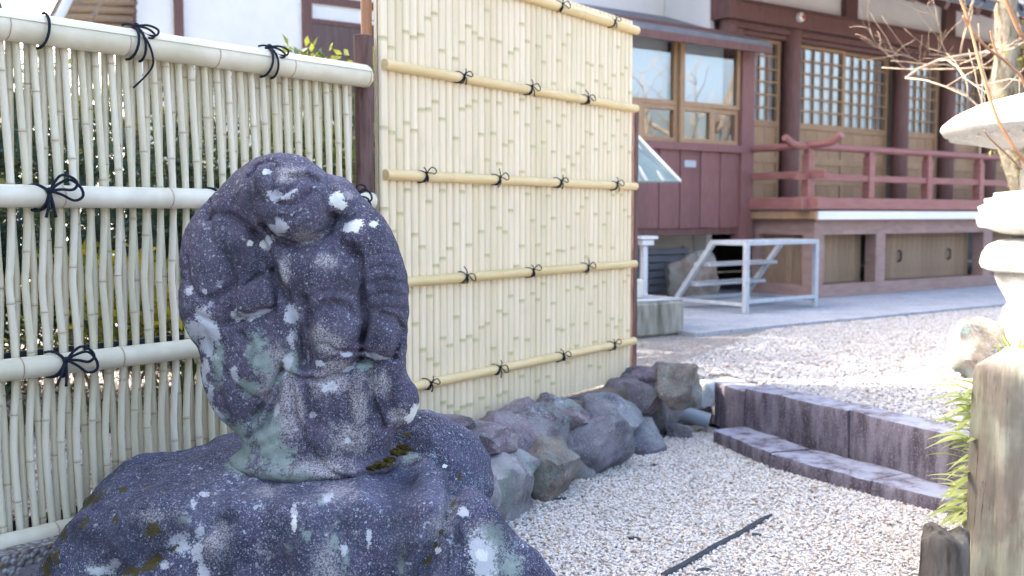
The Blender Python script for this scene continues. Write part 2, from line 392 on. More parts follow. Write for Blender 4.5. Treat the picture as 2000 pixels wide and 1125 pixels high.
PE = np.array([.5768, .8169, 0]); PN = np.array([.8169, -.5768, 0])          # screen panel: along, outward
PL = np.array([-.486, 3.76, ZT + .01]); PW = 1.897
FE = np.array([.628, .778, 0]); FE = FE / np.linalg.norm(FE); FN = np.array([FE[1], -FE[0], 0])
FR = np.array([-.521, 3.70, 0])                                              # right end of the lattice fence
HE = np.array([.815, .58, 0]); HE = HE / np.linalg.norm(HE); HB = np.array([-HE[1], HE[0], 0])
H0 = np.array([3.096, 10.285, 0])
def hp(s, t, z): return H0 + HE * s + HB * t + np.array([0, 0, z])
HAX = np.array([HE, HB, [0, 0, 1]])
kerb_px = [(1369, 738), (1457, 762), (1656, 820), (1832, 845), (1925, 858)]
KB = [z_at(1369, 738, .255)[:2]] + [z_at(x, y, .08)[:2] for x, y in ((1454, 832), (1656, 886), (1885, 953), (1960, 978))]; KB.append(KB[-1] + (KB[-1] - KB[-2]) * 9)
def pf(a, o, z=0.0): return PL * [1, 1, 0] + PE * a + PN * o + np.array([0, 0, z])
def ff(a, o, z=0.0): return FR + FE * a + FN * o + np.array([0, 0, z])       # a is negative to the left
edge = [ff(-3.6, .10)[:2], ff(-.2, .10)[:2], pf(.15, .14)[:2], pf(PW + .05, .12)[:2], pf(PW + .22, .18)[:2]] + [k + np.array([.10, .02]) for k in KB]
terr = [tuple(p) for p in edge] + [(30, 1), (30, 60), (-30, 60), (-30, .5)]
ob('terrace', MB().prism(terr, -.2, ZT - .012), M['gravel'], kind='structure')
ob('path', MB().add([hp(-3.2, -1.42, ZT + .02), hp(14, -1.42, ZT + .02), hp(14, 2.5, ZT + .02), hp(-3.2, 2.5, ZT + .02),
                     hp(-3.2, -1.42, ZT - .1), hp(14, -1.42, ZT - .1), hp(14, 2.5, ZT - .1), hp(-3.2, 2.5, ZT - .1)],
                    [(0, 1, 2, 3), (0, 4, 5, 1), (1, 5, 6, 2), (2, 6, 7, 3), (3, 7, 4, 0)]), M['concrete'], kind='structure')

# loose pebbles (nobody could count them): geometry-node scatter of real stones
def m_pebble(name, cols):
    t = NT(name); oi = t.n('ObjectInfo'); c = t.ramp(oi.outputs['Random'], cols)
    c = t.mix(t.math('MULTIPLY', t.noise(1.2, 3, .6), .30), c, (.55, .54, .52)); return t.fin(c, .65, .3)
PBC = [(0, (.56, .55, .54)), (.30, (.68, .66, .63)), (.48, (.42, .41, .41)), (.62, (.64, .59, .52)), (.76, (.52, .39, .27)), (.86, (.58, .56, .54)), (.94, (.30, .19, .12)), (1, (.24, .23, .23))]
M['pebble'] = m_pebble('pale_pebble', PBC)
M['pebble_up'] = m_pebble('white_pebble', [(0, (.33, .33, .345)), (.4, (.44, .435, .435)), (.6, (.24, .235, .25)), (.8, (.38, .36, .34)), (.9, (.27, .21, .17)), (1, (.17, .16, .16))])
M['pebble_pink'] = m_pebble('pink_brown_pebble', [(0, (.55, .46, .44)), (.4, (.68, .62, .60)), (.7, (.40, .29, .25)), (1, (.50, .48, .47))])
def pebble_set(mat, seed):
    c = bpy.data.collections.new('pebbles')
    for i in range(5):
        bm = bmesh.new(); bmesh.ops.create_icosphere(bm, subdivisions=2, radius=1.0)
        V = np.array([v.co[:] for v in bm.verts]); n = vnoise(V * 1.1 + 5 * i + seed, seed + i)
        for v, k in zip(bm.verts, n): v.co = Vector((v.co.x * 1.15, v.co.y * .9, v.co.z * (.55 + .08 * (i % 3)))) * (1 + .28 * float(k))
        me = bpy.data.meshes.new('pebble'); bm.to_mesh(me); bm.free(); me.polygons.foreach_set("use_smooth", [True] * len(me.polygons)); me.materials.append(mat)
        c.objects.link(bpy.data.objects.new('pebble', me))
    return c
def scatter(name, poly, z, density, smin_, smax_, coll, seed, label, bed):
    me = bpy.data.meshes.new(name); me.from_pydata([(x, y, z) for x, y in poly], [], [tuple(range(len(poly)))]); me.update()
    bm = bmesh.new(); bm.from_mesh(me); bmesh.ops.triangulate(bm, faces=bm.faces); bm.to_mesh(me); bm.free(); me.materials.append(bed)
    o = ob(name, me, bed, kind='stuff'); tag(o, label, 'gravel')
    g = bpy.data.node_groups.new(name, 'GeometryNodeTree')
    g.interface.new_socket('Geometry', in_out='INPUT', socket_type='NodeSocketGeometry'); g.interface.new_socket('Geometry', in_out='OUTPUT', socket_type='NodeSocketGeometry')
    N = lambda t: g.nodes.new(t); L = g.links.new
    gi, go = N('NodeGroupInput'), N('NodeGroupOutput'); d = N('GeometryNodeDistributePointsOnFaces'); d.inputs['Density'].default_value = density; d.inputs['Seed'].default_value = seed
    ci = N('GeometryNodeCollectionInfo'); ci.inputs[0].default_value = coll; ci.inputs['Separate Children'].default_value = True; ci.inputs['Reset Children'].default_value = True
    ip = N('GeometryNodeInstanceOnPoints'); ip.inputs['Pick Instance'].default_value = True
    def rv(dt, lo, hi, sd):
        r = N('FunctionNodeRandomValue'); r.data_type = dt; ins = [i for i in r.inputs if i.enabled]
        ins[0].default_value = lo; ins[1].default_value = hi; r.inputs['Seed'].default_value = sd
        return [x for x in r.outputs if x.enabled][0]
    L(gi.outputs[0], d.inputs[0]); L(d.outputs[0], ip.inputs[0]); L(ci.outputs[0], ip.inputs['Instance'])
    L(rv('FLOAT_VECTOR', (-.5, -.5, 0), (.5, .5, 6.28), seed + 1), ip.inputs['Rotation']); L(rv('FLOAT', smin_, smax_, seed + 2), ip.inputs['Scale'])
    # lift each stone a random little so the bed is uneven
    sp = N('GeometryNodeSetPosition'); L(d.outputs[0], sp.inputs[0]); L(rv('FLOAT_VECTOR', (0, 0, -.004), (0, 0, .007), seed + 3), sp.inputs['Offset']); L(sp.outputs[0], ip.inputs[0])
    j = N('GeometryNodeJoinGeometry'); L(gi.outputs[0], j.inputs[0]); L(ip.outputs[0], j.inputs[0]); L(j.outputs[0], go.inputs[0])
    mod = o.modifiers.new('pebbles', 'NODES'); mod.node_group = g
    return o
STEP_PX = [(1393, 838), (1505, 884), (1700, 936), (1881, 978), (1990, 1000)]
SB = [z_at(x, y, .075)[:2] for x, y in STEP_PX]
low = [(-.15, 3.05), tuple(pf(.45, .30)[:2]), tuple(pf(PW - .1, .25)[:2]), tuple(KB[0]), tuple(KB[1])] + [tuple(p + np.array([.03, .02])) for p in SB[1:]] + [(2.2, 2.5), (-.05, 2.5)]
scatter('court_gravel', low, .004, 21000, .0030, .0070, pebble_set(M['pebble'], 3), 1, 'pale cream and rust pebble gravel in the sunken court', M['gravel'])
upp = [tuple(pf(PW + .1, .02)[:2])] + [tuple(k + np.array([.16, .05])) for k in KB[:-1]] + [(2.9, 3.6), (6.2, 6.5), tuple(hp(5, -1.43, 0)[:2]), tuple(hp(-2.4, -1.43, 0)[:2])]
scatter('terrace_gravel', upp, ZT - .008, 6000, .0065, .0118, pebble_set(M['pebble_up'], 11), 5, 'white gravel spread between the kerb and the concrete path', M['gravel'])
back = [tuple(ff(-2.2, -.12)[:2]), tuple(ff(.1, -.12)[:2]), (-.6, 5.6), (-2.8, 5.6)]
scatter('garden_gravel', back, ZT - .008, 4200, .007, .012, pebble_set(M['pebble_pink'], 21), 9, 'pinkish brown gravel behind the bamboo lattice fence', M['gravel_pink'])

# ================================================================== LATTICE FENCE
fence = thing('lattice_fence', ff(-.8, 0, ZT), 'pale bamboo fence of crossing slim poles tied to four thick rails behind the statue', 'fence')
def cyl_with_nodes(path, r, nodes, n=10, axis_pts=None, ring=.0016, wid=.006):
    """bamboo culm along a path (list of np points); nodes = distances along it"""
    P = [np.array(p, float) for p in path]; seg = [0]
    for a, b in zip(P[:-1], P[1:]): seg.append(seg[-1] + np.linalg.norm(b - a))
    def at_(d):
        k = min(max(np.searchsorted(seg, d) - 1, 0), len(P) - 2); t = (d - seg[k]) / (seg[k + 1] - seg[k] + 1e-12); return P[k] + (P[k + 1] - P[k]) * t
    ds = [(x, 0.0, 0.0) for x in seg]
    for q in nodes:
        ds += [(q - wid * 1.6, 0, 0), (q - wid * .35, ring * .9, .25), (q, -.0006, 1.0), (q + wid * .35, ring, .3), (q + wid * 1.4, 0, 0)]
    ds = sorted(x for x in ds if 0 <= x[0] <= seg[-1] + 1e-6); ds = [x for i, x in enumerate(ds) if i == 0 or x[0] - ds[i - 1][0] > 1e-5]
    mb = MB().tube([at_(d) for d, _, _ in ds], [r + k for _, k, _ in ds], n)
    return mb, np.repeat([c for _, _, c in ds], n)
def bamboo(name, path, r, nodes, mat, parent, n=10, ring=.0016, wid=.006):
    mb, a = cyl_with_nodes(path, r, nodes, n, ring=ring, wid=wid); me = mb.mesh(name); attr(me, 'node', a); me.materials.append(mat)
    return ob(name, me, mat, parent, smooth=True, angle=60)
RAILZ = [1.622, 1.18, .722, .257]; RR = [.0385, .0305, .0300, .0300]
for i, (z, r) in enumerate(zip(RAILZ, RR)):
    a0, a1 = -2.3, (.0 if i == 0 else .01)
    pa = [ff(a, .012 if i else 0, z) for a in np.linspace(a0, a1, 9)]
    nodes = np.arange(.12 + .13 * i, 2.3, .31)
    ro = bamboo('rail', pa, r, [x + rnd.uniform(-.03, .03) for x in nodes], M['rail_pale'], fence, 20, ring=.0012, wid=.004)
    # the split cap over the top rail
    if i == 0:
        n_ = 10; sec = [(math.cos(t) * (r + .0035), math.sin(t) * (r + .0035)) for t in np.linspace(R(22), R(158), n_)]
        vs = []; aa = (a0, a1 - .008)
        for a in aa:
            for (o_, h_) in sec: vs.append(ff(a, o_, z + h_))
            for (o_, h_) in sec[::-1]: vs.append(ff(a, o_ * .93, z + h_ * .93))
        k = 2 * n_; fs = [(j, (j + 1) % k, k + (j + 1) % k, k + j) for j in range(k)] + [tuple(range(k))[::-1], tuple(range(k, 2 * k))]
        me = MB().add(vs, fs).mesh('cap_strip'); attr(me, 'node', np.zeros(len(vs))); ob('cap_strip', me, M['rail_pale'], fence, smooth=True, angle=30)
# two layers of poles that swing together at the rails and apart between them
SP = .0445; zz = [1.60, 1.40, 1.18, 1.00, .93, .72, .50, .25]
qf = [-.12, .06, .26, .06, -.02, .20, -.12, .16]; af = [.75, .67, .55, .67, .71, .51, .69, .71]
n_p = int(2.25 / SP)
for k in range(n_p):
    a = -.06 - SP * k
    for lay, (tab, off) in enumerate(((qf, -.026), (af, -.047))):
        jit = rnd.uniform(-.0025, .0025)
        pts = smooth_path([ff(a + SP * x + jit - .012, off + rnd.uniform(-.0015, .0015), z) for x, z in zip(tab, zz)], 3)
        st = rnd.uniform(.0, .3); nodes = [st + .29 * q + rnd.uniform(-.03, .03) for q in range(6)]
        bamboo('pole', pts, rnd.uniform(.0096, .0106), [x for x in nodes if .02 < x < 1.33], M['pole'], fence, 9)
for z in RAILZ[:]:
    ob('back_rail', MB().box(ff(-1.15, -.066, z + (.0 if z > 1 else .012)), (2.3, .014, .05), [FE, FN, [0, 0, 1]]), M['edging'], fence)
ob('back_pole', MB().tube([ff(-.005, -.03, ZT), ff(-.005, -.03, 1.58)], .014, 10), M['rail_tan'], fence, smooth=True)
ob('post', MB().tube([pf(-.055, -.02, ZT - .1), pf(-.055, -.02, 1.77), pf(-.055, -.02, 1.772)], [.034, .034, .031], 16), M['post_brown'], fence, smooth=True, angle=40)
ob('back_post', MB().box(ff(-1.72, -.22, .75), (.05, .05, 1.1), [FE, FN, [0, 0, 1]], .004), M['post_brown'], fence)
# stone footing under the lattice fence
ft = thing('stone_footing', ff(-1.2, .05, 0), 'dark stone coping under the bottom bamboo rail, left of the boulder', 'stone edging')
for k in range(4):
    ob('coping_stone', MB().box(ff(-2.25 + .6 * k, .17 + .01 * (k % 2), .10), (.585, .26, .23), [FE, FN, [0, 0, 1]], .02), M['granite'], ft)

# cord ties: wrapped band, knot, one or two loops and loose tails; x along rail, y outward, z up
def tie_mesh(name, r_rail, cr, seed, loops=1, big=1.0, tails=2, up=True):
    g = random.Random(seed); mb = MB(); rr = r_rail + cr
    def arc(x0, x1, a0, a1, n=9): return [np.array([x0 + (x1 - x0) * t, math.cos(R(a0 + (a1 - a0) * t)) * rr, math.sin(R(a0 + (a1 - a0) * t)) * rr]) for t in np.linspace(0, 1, n)]
    ka = g.uniform(18, 34); K = np.array([0, math.cos(R(ka)) * (rr + cr), math.sin(R(ka)) * (rr + cr)])
    s_ = big * .03
    mb.tube(arc(-.5 * s_ - g.uniform(0, .4) * s_, 0, -115, ka), cr, 6); mb.tube(arc(g.uniform(.1, .5) * s_, 0, -115, ka), cr, 6)
    mb.tube(arc(-.75 * s_, 0, 115, ka), cr, 6); mb.tube(arc(-.55 * s_ , .002, -115, ka), cr, 6)
    for q in range(3):
        d = np.array([g.uniform(-1, 1), g.uniform(.2, 1), g.uniform(-1, 1)]); d /= np.linalg.norm(d)
        u = np.cross(d, [1, .3, 0]); u /= np.linalg.norm(u); v_ = np.cross(d, u)
        mb.tube([K + (u * math.cos(t) + v_ * math.sin(t)) * cr * 1.5 + d * cr * .4 for t in np.linspace(0, 6.3, 9)], cr * 1.05, 6)
    for q in range(loops):
        an = g.uniform(-35, 40) + 25 * q; L_ = s_ * g.uniform(1.3, 1.9); wd = L_ * g.uniform(.25, .40)
        dx, dz = math.cos(R(an)), math.sin(R(an)); ux, uz = -dz, dx
        pts = [(0, 0), (.3, .55), (.7, 1), (1, .45), (1.0, -.35), (.7, -.9), (.35, -.45), (0, 0)]
        pts = [K + np.array([dx * a * L_ + ux * b * wd, .004 + .010 * a * big, dz * a * L_ + uz * b * wd - .012 * a * a * big]) for a, b in pts]
        mb.tube(smooth_path(pts, 4), cr, 6)
    for q in range(tails):
        an = g.uniform(-112, -70); L_ = s_ * g.uniform(1.1, 1.7)
        if q == 1 and up: an = g.uniform(75, 140); L_ *= .8
        p1 = K + np.array([math.cos(R(an)) * L_ * .5, .006, math.sin(R(an)) * L_ * .5]); p2 = K + np.array([math.cos(R(an)) * L_ + g.uniform(-.3, .3) * s_, -.002 if an < 0 else .002, math.sin(R(an)) * L_])
        mb.tube(smooth_path([K, p1, p2], 4), [cr] * 8 + [cr * 1.25], 6)
    me = mb.mesh(name); me.materials.append(M['rope']); return me
def yaw(e): return math.atan2(e[1], e[0])
def tie(me, p, e, parent, sx=1, roll=0):
    # local +y of the tie must face outward: outward = e rotated by -90 deg -> spin by 180 about x keeps z down, so mirror in y
    return ob('rope_tie', me, None, parent, loc=tuple(p), rot=(0, roll, yaw(e)), scale=(sx, -1, 1), smooth=True)
def f_along(px, py): p = on_plane(px, py, ff(0, .03), FN); return float((p - FR) @ FE)
def p_along(px, py): p = on_plane(px, py, pf(0, .03), PN); return float((p - PL) @ PE)
FT = [tie_mesh('rope_tie', .031, .0040, 3, 2, 1.55, 2, False), tie_mesh('rope_tie', .031, .0040, 8, 2, 1.6, 1, False), tie_mesh('rope_tie', .031, .0036, 14, 3, 1.5, 2, False)]
for i, (px, py, z) in enumerate(((92, 372, RAILZ[1]), (428, 380, RAILZ[1]), (685, 385, RAILZ[1]), (122, 708, RAILZ[2]), (640, 660, RAILZ[2]))):
    tie(FT[i % 3], ff(f_along(px, py), .012, z), FE, fence, roll=0.08 * (i - 2))
TT = tie_mesh('rope_tie', .040, .0042, 21, 2, 1.9, 1, False)
def top_tie(px, py, seed, tail, bow=True):
    """cord carried right over the top rail and knotted on its upper face"""
    a = f_along(px, py); g = random.Random(seed); mb = MB(); rr = .0385 + .009; cr = .0040
    for d0, d1 in (((-.018, .0),) if not bow else ((-.022, 0), (.02, 0))):
        mb.tube([ff(a + d0 + (d1 - d0) * t, math.cos(R(an)) * rr, RAILZ[0] + math.sin(R(an)) * rr) for t, an in zip(np.linspace(0, 1, 12), np.linspace(-95, 95, 12))], cr, 6)
    if bow:
        K = ff(a, math.cos(R(72)) * (rr + .004), RAILZ[0] + math.sin(R(72)) * (rr + .004)); Z = np.array([0, 0, 1.0])
        for d in ([1, 0, 0], [.3, .5, .8], [0, 1, .2]):
            d = np.array(d, float); d /= np.linalg.norm(d); u = np.cross(d, [.2, .3, 1]); u /= np.linalg.norm(u); v_ = np.cross(d, u)
            mb.tube([K + (u * math.cos(t) + v_ * math.sin(t)) * .006 for t in np.linspace(0, 6.3, 9)], .0042, 6)
        for q, (an, L_) in enumerate(((-14, .052), (-32, .046))):
            e1 = FE * math.cos(R(an)) + Z * math.sin(R(an)) + FN * .25; e2 = np.cross(e1, FN)
            mb.tube(smooth_path([K + e1 * x * L_ + e2 * y * L_ + FN * .012 * x for x, y in ((0, 0), (.5, .32), (1, .22), (1.05, -.12), (.55, -.22), (0, 0))], 4), .0034, 6)
        mb.tube(smooth_path([K, K - FE * .03 + FN * .01, K - FE * .045 - Z * .004], 4), .0035, 6)
        if tail:
            mb.tube(smooth_path([K, K + FE * .02 - Z * .05 + FN * .03, K + FE * .045 - Z * .10 + FN * .012, K + FE * .035 - Z * .135 - FN * .01, K - FE * .006 - Z * .175 - FN * .012], 4), .0032, 6)
    ob('rope_tie', mb, M['rope'], fence, smooth=True)
top_tie(97, 70, 1, False, False); top_tie(272, 92, 2, True); top_tie(532, 118, 3, False)

# ================================================================== SCREEN PANEL
panel = thing('screen_panel', pf(PW / 2, 0, ZT), 'tall cream bamboo strip screen with five tan rails right of the statue', 'fence')
NS = 45; SW = PW / NS; ZB, ZU = ZT + .012, 2.115
for k in range(NS):
    g = rnd; zs = [(ZB, 0, 0), (ZU, 0, 0)]; z = ZB + g.uniform(.02, .34)
    while z < ZU - .03:
        zs += [(z - .016, 0, 0), (z - .006, .0002, .55), (z - .0015, .0016, .9), (z + .001, -.0010, 1.0), (z + .005, .0009, .15), (z + .010, 0, 0)]; z += g.uniform(.24, .40)
    zs.sort(); n_ = 7; vs = []; na = []; dp = g.uniform(0, .0018); wd = SW * .5 * g.uniform(.975, 1.0)
    for z, bump_, c in zs:
        for t in np.linspace(0, math.pi, n_):
            sh = math.sin(t) ** .62
            vs.append(pf(SW * (k + .5) - math.cos(t) * wd, dp + sh * (.0135 + bump_), z)); na.append(c)
    m_ = len(zs); fs = [(i * n_ + j, i * n_ + j + 1, (i + 1) * n_ + j + 1, (i + 1) * n_ + j) for i in range(m_ - 1) for j in range(n_ - 1)] + [tuple(range(n_)), tuple((m_ - 1) * n_ + j for j in range(n_))[::-1]]
    me = MB().add(vs, fs).mesh('strip'); attr(me, 'node', na); ob('strip', me, M['slat'], panel, smooth=True, angle=50)
ob('backing', MB().box(pf(PW / 2, -.012, (ZB + ZU) / 2), (PW, .014, ZU - ZB - .004), [PE, PN, [0, 0, 1]]), M['slat'], panel); attr(bpy.data.objects['backing'].data, 'node', np.zeros(8))
PRZ = [.476, .878, 1.277, 1.674, 2.068]
for i, z in enumerate(PRZ):
    nodes = [.2 + .09 * i + .42 * q for q in range(5)]
    bamboo('rail', [pf(a, .026, z) for a in np.linspace(.005 if i < 4 else -.03, PW + .012, 7)], .0195 if i < 4 else .0215, nodes, M['rail_tan'], panel, 16, ring=.0005, wid=.003)
ob('post', MB().box(pf(PW + .078, -.024, ZT + .66), (.042, .042, 1.50), [PE, PN, [0, 0, 1]], .004), M['post_brown'], panel)
ob('post', MB().tube([pf(.0, -.055, ZT - .05), pf(.0, -.055, 2.3)], .020, 12), M['post_tan'], panel, smooth=True, angle=50)
PT = [tie_mesh('rope_tie', .0197, .0023, s_, 1, .95, 2 + s_ % 2, True) for s_ in (1, 2, 5, 6, 9)]
for i, (px, py, k) in enumerate(((900, 152, 3), (1033, 175, 3), (1143, 195, 3), (827, 347, 2), (970, 351, 2), (1090, 356, 2), (1200, 361, 2), (905, 545, 1), (1036, 535, 1), (1143, 523, 1),
                                 (835, 753, 0), (970, 725, 0), (1095, 697, 0), (1195, 672, 0), (1092, 25, 4), (1195, 45, 4), (960, -5, 4))):
    tie(PT[i % 5], pf(p_along(px, py), .026, PRZ[k]), PE, panel, roll=rnd.uniform(-.2, .2))

# ================================================================== STATUE (implicit solid, sculpted in its own front view: u right, v down, w towards the front; 1 unit = 1.3 mm)
SY = 2.62
SA, SBt = y_at(580, 932, SY), y_at(580, 300, SY); SK = SY / FPX; SKZ = (SBt[2] - SA[2]) / 632
def st_world(p): return np.stack([(p[..., 0] - 1000) * SK, SY - p[..., 2] * SK, SA[2] + (932 - p[..., 1]) * SKZ], -1)
BODY = [  # centre u v w, radii, tilt, blend
    ((575, 560, -18), (212, 196, 102), 0, 10), ((505, 400, -8), (78, 70, 76), -20, 24), ((640, 405, -12), (66, 66, 74), 20, 24), ((630, 460, -30), (108, 95, 80), 0, 14),
    ((452, 500, 0), (98, 122, 86), 8, 14), ((442, 590, 2), (89, 105, 84), 0, 16), ((478, 700, 6), (84, 142, 78), 0, 18),
    ((555, 385, 5), (104, 85, 84), 0, 12), ((566, 383, 52), (86, 82, 72), 0, 10), ((600, 420, 68), (62, 46, 58), -12, 10),
    ((690, 505, -6), (84, 110, 86), 0, 14), ((742, 585, 0), (56, 120, 76), 0, 12), ((752, 700, 0), (40, 95, 62), 0, 18), ((776, 778, 4), (42, 52, 48), -8, 14),
    ((640, 530, 38), (92, 82, 66), 0, 16), ((662, 640, 58), (60, 80, 56), 0, 12), ((574, 610, 46), (46, 100, 48), 0, 14),
    ((512, 572, 62), (62, 44, 46), -8, 9), ((750, 650, 52), (36, 40, 36), -15, 8), ((520, 680, 52), (52, 90, 46), 0, 14),
    ((630, 765, 18), (135, 112, 84), 0, 18), ((615, 848, 14), (150, 74, 96), 0, 20), ((690, 820, 12), (70, 70, 74), 0, 18), ((614, 896, 6), (170, 38, 122), 0, 16),
    ((672, 394, 44), (22, 28, 26), 0, 7), ((704, 458, 54), (29, 33, 32), 0, 8), ((470, 400, 10), (62, 44, 60), -25, 12), ((545, 358, 116), (19, 32, 24), 5, 7),
    ((640, 392, 84), (32, 34, 30), 0, 9)]
STROKE = [  # line, half width, depth (+ cut, - raised)
    ([(512, 448), (540, 488), (556, 530), (574, 560), (592, 600), (602, 650), (604, 705)], 9, 17), ([(700, 478), (713, 505), (716, 560), (724, 615), (712, 655)], 9, 17),
    ([(614, 572), (621, 620), (622, 700)], 8, 11), ([(560, 710), (600, 723), (640, 725), (680, 712), (708, 690)], 6, 12), ([(560, 712), (545, 745), (515, 790), (505, 800)], 6, 11),
    ([(618, 590), (640, 571), (668, 566), (698, 577), (712, 602)], 6, -6), ([(625, 604), (645, 586), (668, 582), (694, 592), (704, 612)], 5, 6),
    ([(650, 655), (675, 668), (712, 672)], 5, 9), ([(705, 690), (740, 700), (775, 690)], 6, 12), ([(770, 690), (790, 640), (778, 610), (750, 600)], 5, 8),
    ([(424, 428), (440, 415), (468, 416), (496, 434), (516, 470), (532, 505)], 7, 8), ([(422, 395), (428, 425), (440, 470), (455, 490)], 7, 8),
    ([(455, 470), (470, 520), (484, 560)], 9, 9), ([(384, 500), (388, 545), (410, 572), (445, 570), (470, 552)], 7, 8), ([(500, 548), (518, 532), (545, 524)], 5, 10),
    ([(545, 520), (556, 548), (556, 590)], 6, 14), ([(468, 616), (505, 606), (552, 592)], 6, 13), ([(470, 560), (476, 600)], 6, 7), ([(530, 500), (545, 522)], 6, 9),
    ([(490, 640), (515, 660), (505, 700)], 7, 8), ([(452, 700), (475, 740), (510, 764), (540, 755)], 7, 7), ([(562, 700), (555, 760), (530, 815), (490, 842)], 7, 13),
    ([(420, 640), (432, 720), (455, 790)], 9, 5), ([(400, 600), (440, 620), (470, 622)], 6, 6),
    ([(585, 735), (592, 790), (612, 840), (650, 890), (690, 905)], 7, 9), ([(612, 735), (618, 780), (628, 815)], 6, 7), ([(660, 738), (664, 790)], 7, 5), ([(712, 715), (716, 770), (704, 830)], 7, -8),
    ([(729, 712), (734, 770), (752, 822)], 7, 12), ([(765, 705), (762, 750), (775, 800)], 8, 6), ([(695, 740), (692, 800)], 6, 6), ([(455, 850), (520, 855), (560, 835)], 9, 5),
    ([(728, 520), (760, 514), (800, 526)], 4, 4), ([(730, 545), (762, 538), (800, 551)], 4, 6), ([(732, 570), (764, 562), (800, 577)], 4, 6), ([(734, 594), (762, 588), (800, 602)], 4, 5), ([(728, 495), (758, 488), (790, 498)], 4, 4),
    ([(536, 436), (556, 462), (590, 474), (625, 468), (652, 448), (662, 420)], 8, 15), ([(660, 425), (690, 425), (700, 418)], 5, 8), ([(680, 470), (700, 492), (716, 492)], 5, 8),
    ([(526, 338), (517, 372), (522, 412), (536, 436)], 9, 8), ([(560, 335), (566, 362), (567, 385)], 6, 9), ([(568, 395), (590, 402), (612, 392), (628, 374)], 5, 8), ([(572, 384), (592, 374), (606, 358)], 4, 6),
    ([(576, 390), (596, 383), (614, 368)], 3, -4), ([(600, 340), (622, 336), (640, 345)], 6, -6), ([(592, 350), (620, 348), (640, 360)], 5, 7), ([(512, 350), (528, 326), (556, 320), (566, 330)], 5, 6),
    ([(645, 340), (658, 372), (654, 410), (640, 436)], 6, 8), ([(480, 395), (500, 372), (512, 350)], 7, 3), ([(620, 410), (600, 425), (575, 425)], 6, 5), ([(560, 500), (575, 540)], 10, -4)]
def statue_sdf(p):
    d = np.full(p.shape[:-1], 1e3, np.float32)
    for c, r, rot, k in BODY: d = smin(d, ell(p, c, r, rot), k * 1.25)
    u, v, ww = p[..., 0], p[..., 1], p[..., 2]; front = np.clip((ww + 5) / 35, 0, 1)
    for pts, hw, dep in STROKE:
        q = dist_poly(u, v, pts); d = d + front * .95 * dep * np.exp(-(q / (hw * .82)) ** 2)
    d = d + 3.0 * fbm(p * .03, 3, 5) + .8 * vnoise(p * .085, 9)
    d = smax(d, v - (930 - 2 + .02 * (u - 600)), 8)
    return d * .8
V, F = surface_net(statue_sdf, (338, 284, -140), (836, 944, 150), 3.6)
NZ = fbm(V * .035, 3, 31); NZ2 = fbm(V * .11, 2, 37)
def patch(V, items, soft=1.0):
    """signed field of a set of stains and painted tones: (u, v, radius[, stretch v])"""
    f = np.full(len(V), -1.0)
    for it in items:
        x, y, r = it[:3]; sv = it[3] if len(it) > 3 else 1; an = it[4] if len(it) > 4 else 0
        dx, dy = V[:, 0] - x, V[:, 1] - y
        if an: ca, sa = math.cos(R(an)), math.sin(R(an)); dx, dy = dx * ca + dy * sa, -dx * sa + dy * ca
        f = np.maximum(f, 1 - np.hypot(dx, dy / sv) / r)
    f = np.where(V[:, 2] < -30, -1, f); return np.clip(f + .28 * NZ + .12 * NZ2, -1, 1) * soft
WHITE = [(672, 387, 11), (678, 399, 9), (690, 441, 11), (706, 437, 13), (736, 434, 7), (553, 341, 6), (812, 800, 12, 1.3), (803, 806, 12), (507, 470, 6), (528, 472, 7)]
PALE = [(573, 442, 22, .6), (556, 440, 9), (570, 427, 6), (586, 600, 15, 1.2), (395, 632, 18), (418, 628, 20, 1.5), (441, 640, 9, 1.8), (420, 668, 17, 1.7), (415, 700, 9, 2.2), (388, 558, 8, 1.2), (422, 560, 5), (418, 760, 8, 2.5),
        (480, 606, 10, 1.3), (500, 606, 18, .45), (530, 598, 16, .3, -18), (568, 383, 12, .8), (588, 384, 14, .5, -25), (600, 375, 12, .35, -35), (585, 650, 8, 2.6), (578, 690, 8, 2.0, 25), (566, 715, 6, 3, 35), (625, 788, 7), (663, 735, 8), (475, 716, 9, 1.5),
        (640, 692, 10, .5), (690, 706, 12, .3, -25), (690, 676, 9, .5), (740, 684, 22, .3, 12), (555, 780, 6, 2, 20), (690, 838, 5), (408, 725, 7, 3), (432, 800, 9, 2.2, -25), (665, 395, 5), (540, 470, 9, 1.6, 35), (650, 740, 6)]
MINT = [(470, 865, 42, 1.1), (535, 842, 38, 1.3), (565, 870, 30), (480, 900, 40, .5), (600, 905, 40, .5), (520, 660, 22, 1.1), (532, 690, 20), (505, 740, 20), (585, 690, 14, 2), (465, 840, 30, .7), (440, 690, 14, 3), (720, 700, 16, .7), (555, 910, 60, .35), (390, 640, 18), (550, 730, 10), (440, 815, 24, .8, 30)]
BLEACH = [(580, 780, 22, 3.2), (600, 770, 12, 3.4, -10), (710, 770, 16, 4.2), (695, 835, 34, 1.0), (735, 735, 12, 2.5), (650, 650, 34, .9), (670, 700, 26, .6), (560, 700, 30, 1.6), (780, 800, 22, .7), (560, 800, 20, 2), (690, 380, 9), (585, 345, 30, .5), (620, 460, 26, .5), (640, 890, 70, .35), (530, 750, 22), (660, 730, 34, .8), (755, 735, 14, 2), (575, 520, 12, 2), (655, 505, 22, .6)]
DUSK = [(560, 545, 8, 4), (616, 640, 8, 5), (716, 560, 9, 5), (600, 560, 20), (690, 540, 40, .7), (480, 500, 40, 1.4), (745, 640, 24), (760, 560, 30, 2), (560, 420, 22, .5), (515, 390, 14, 2)]  # dark tone, partly shade painted along the carved creases
me = np_mesh('robed_statue', st_world(V), F)
for nme, items in (('white', WHITE), ('pale', PALE), ('mint', MINT), ('bleach', BLEACH), ('dusk', DUSK)): attr(me, nme, patch(V, items))
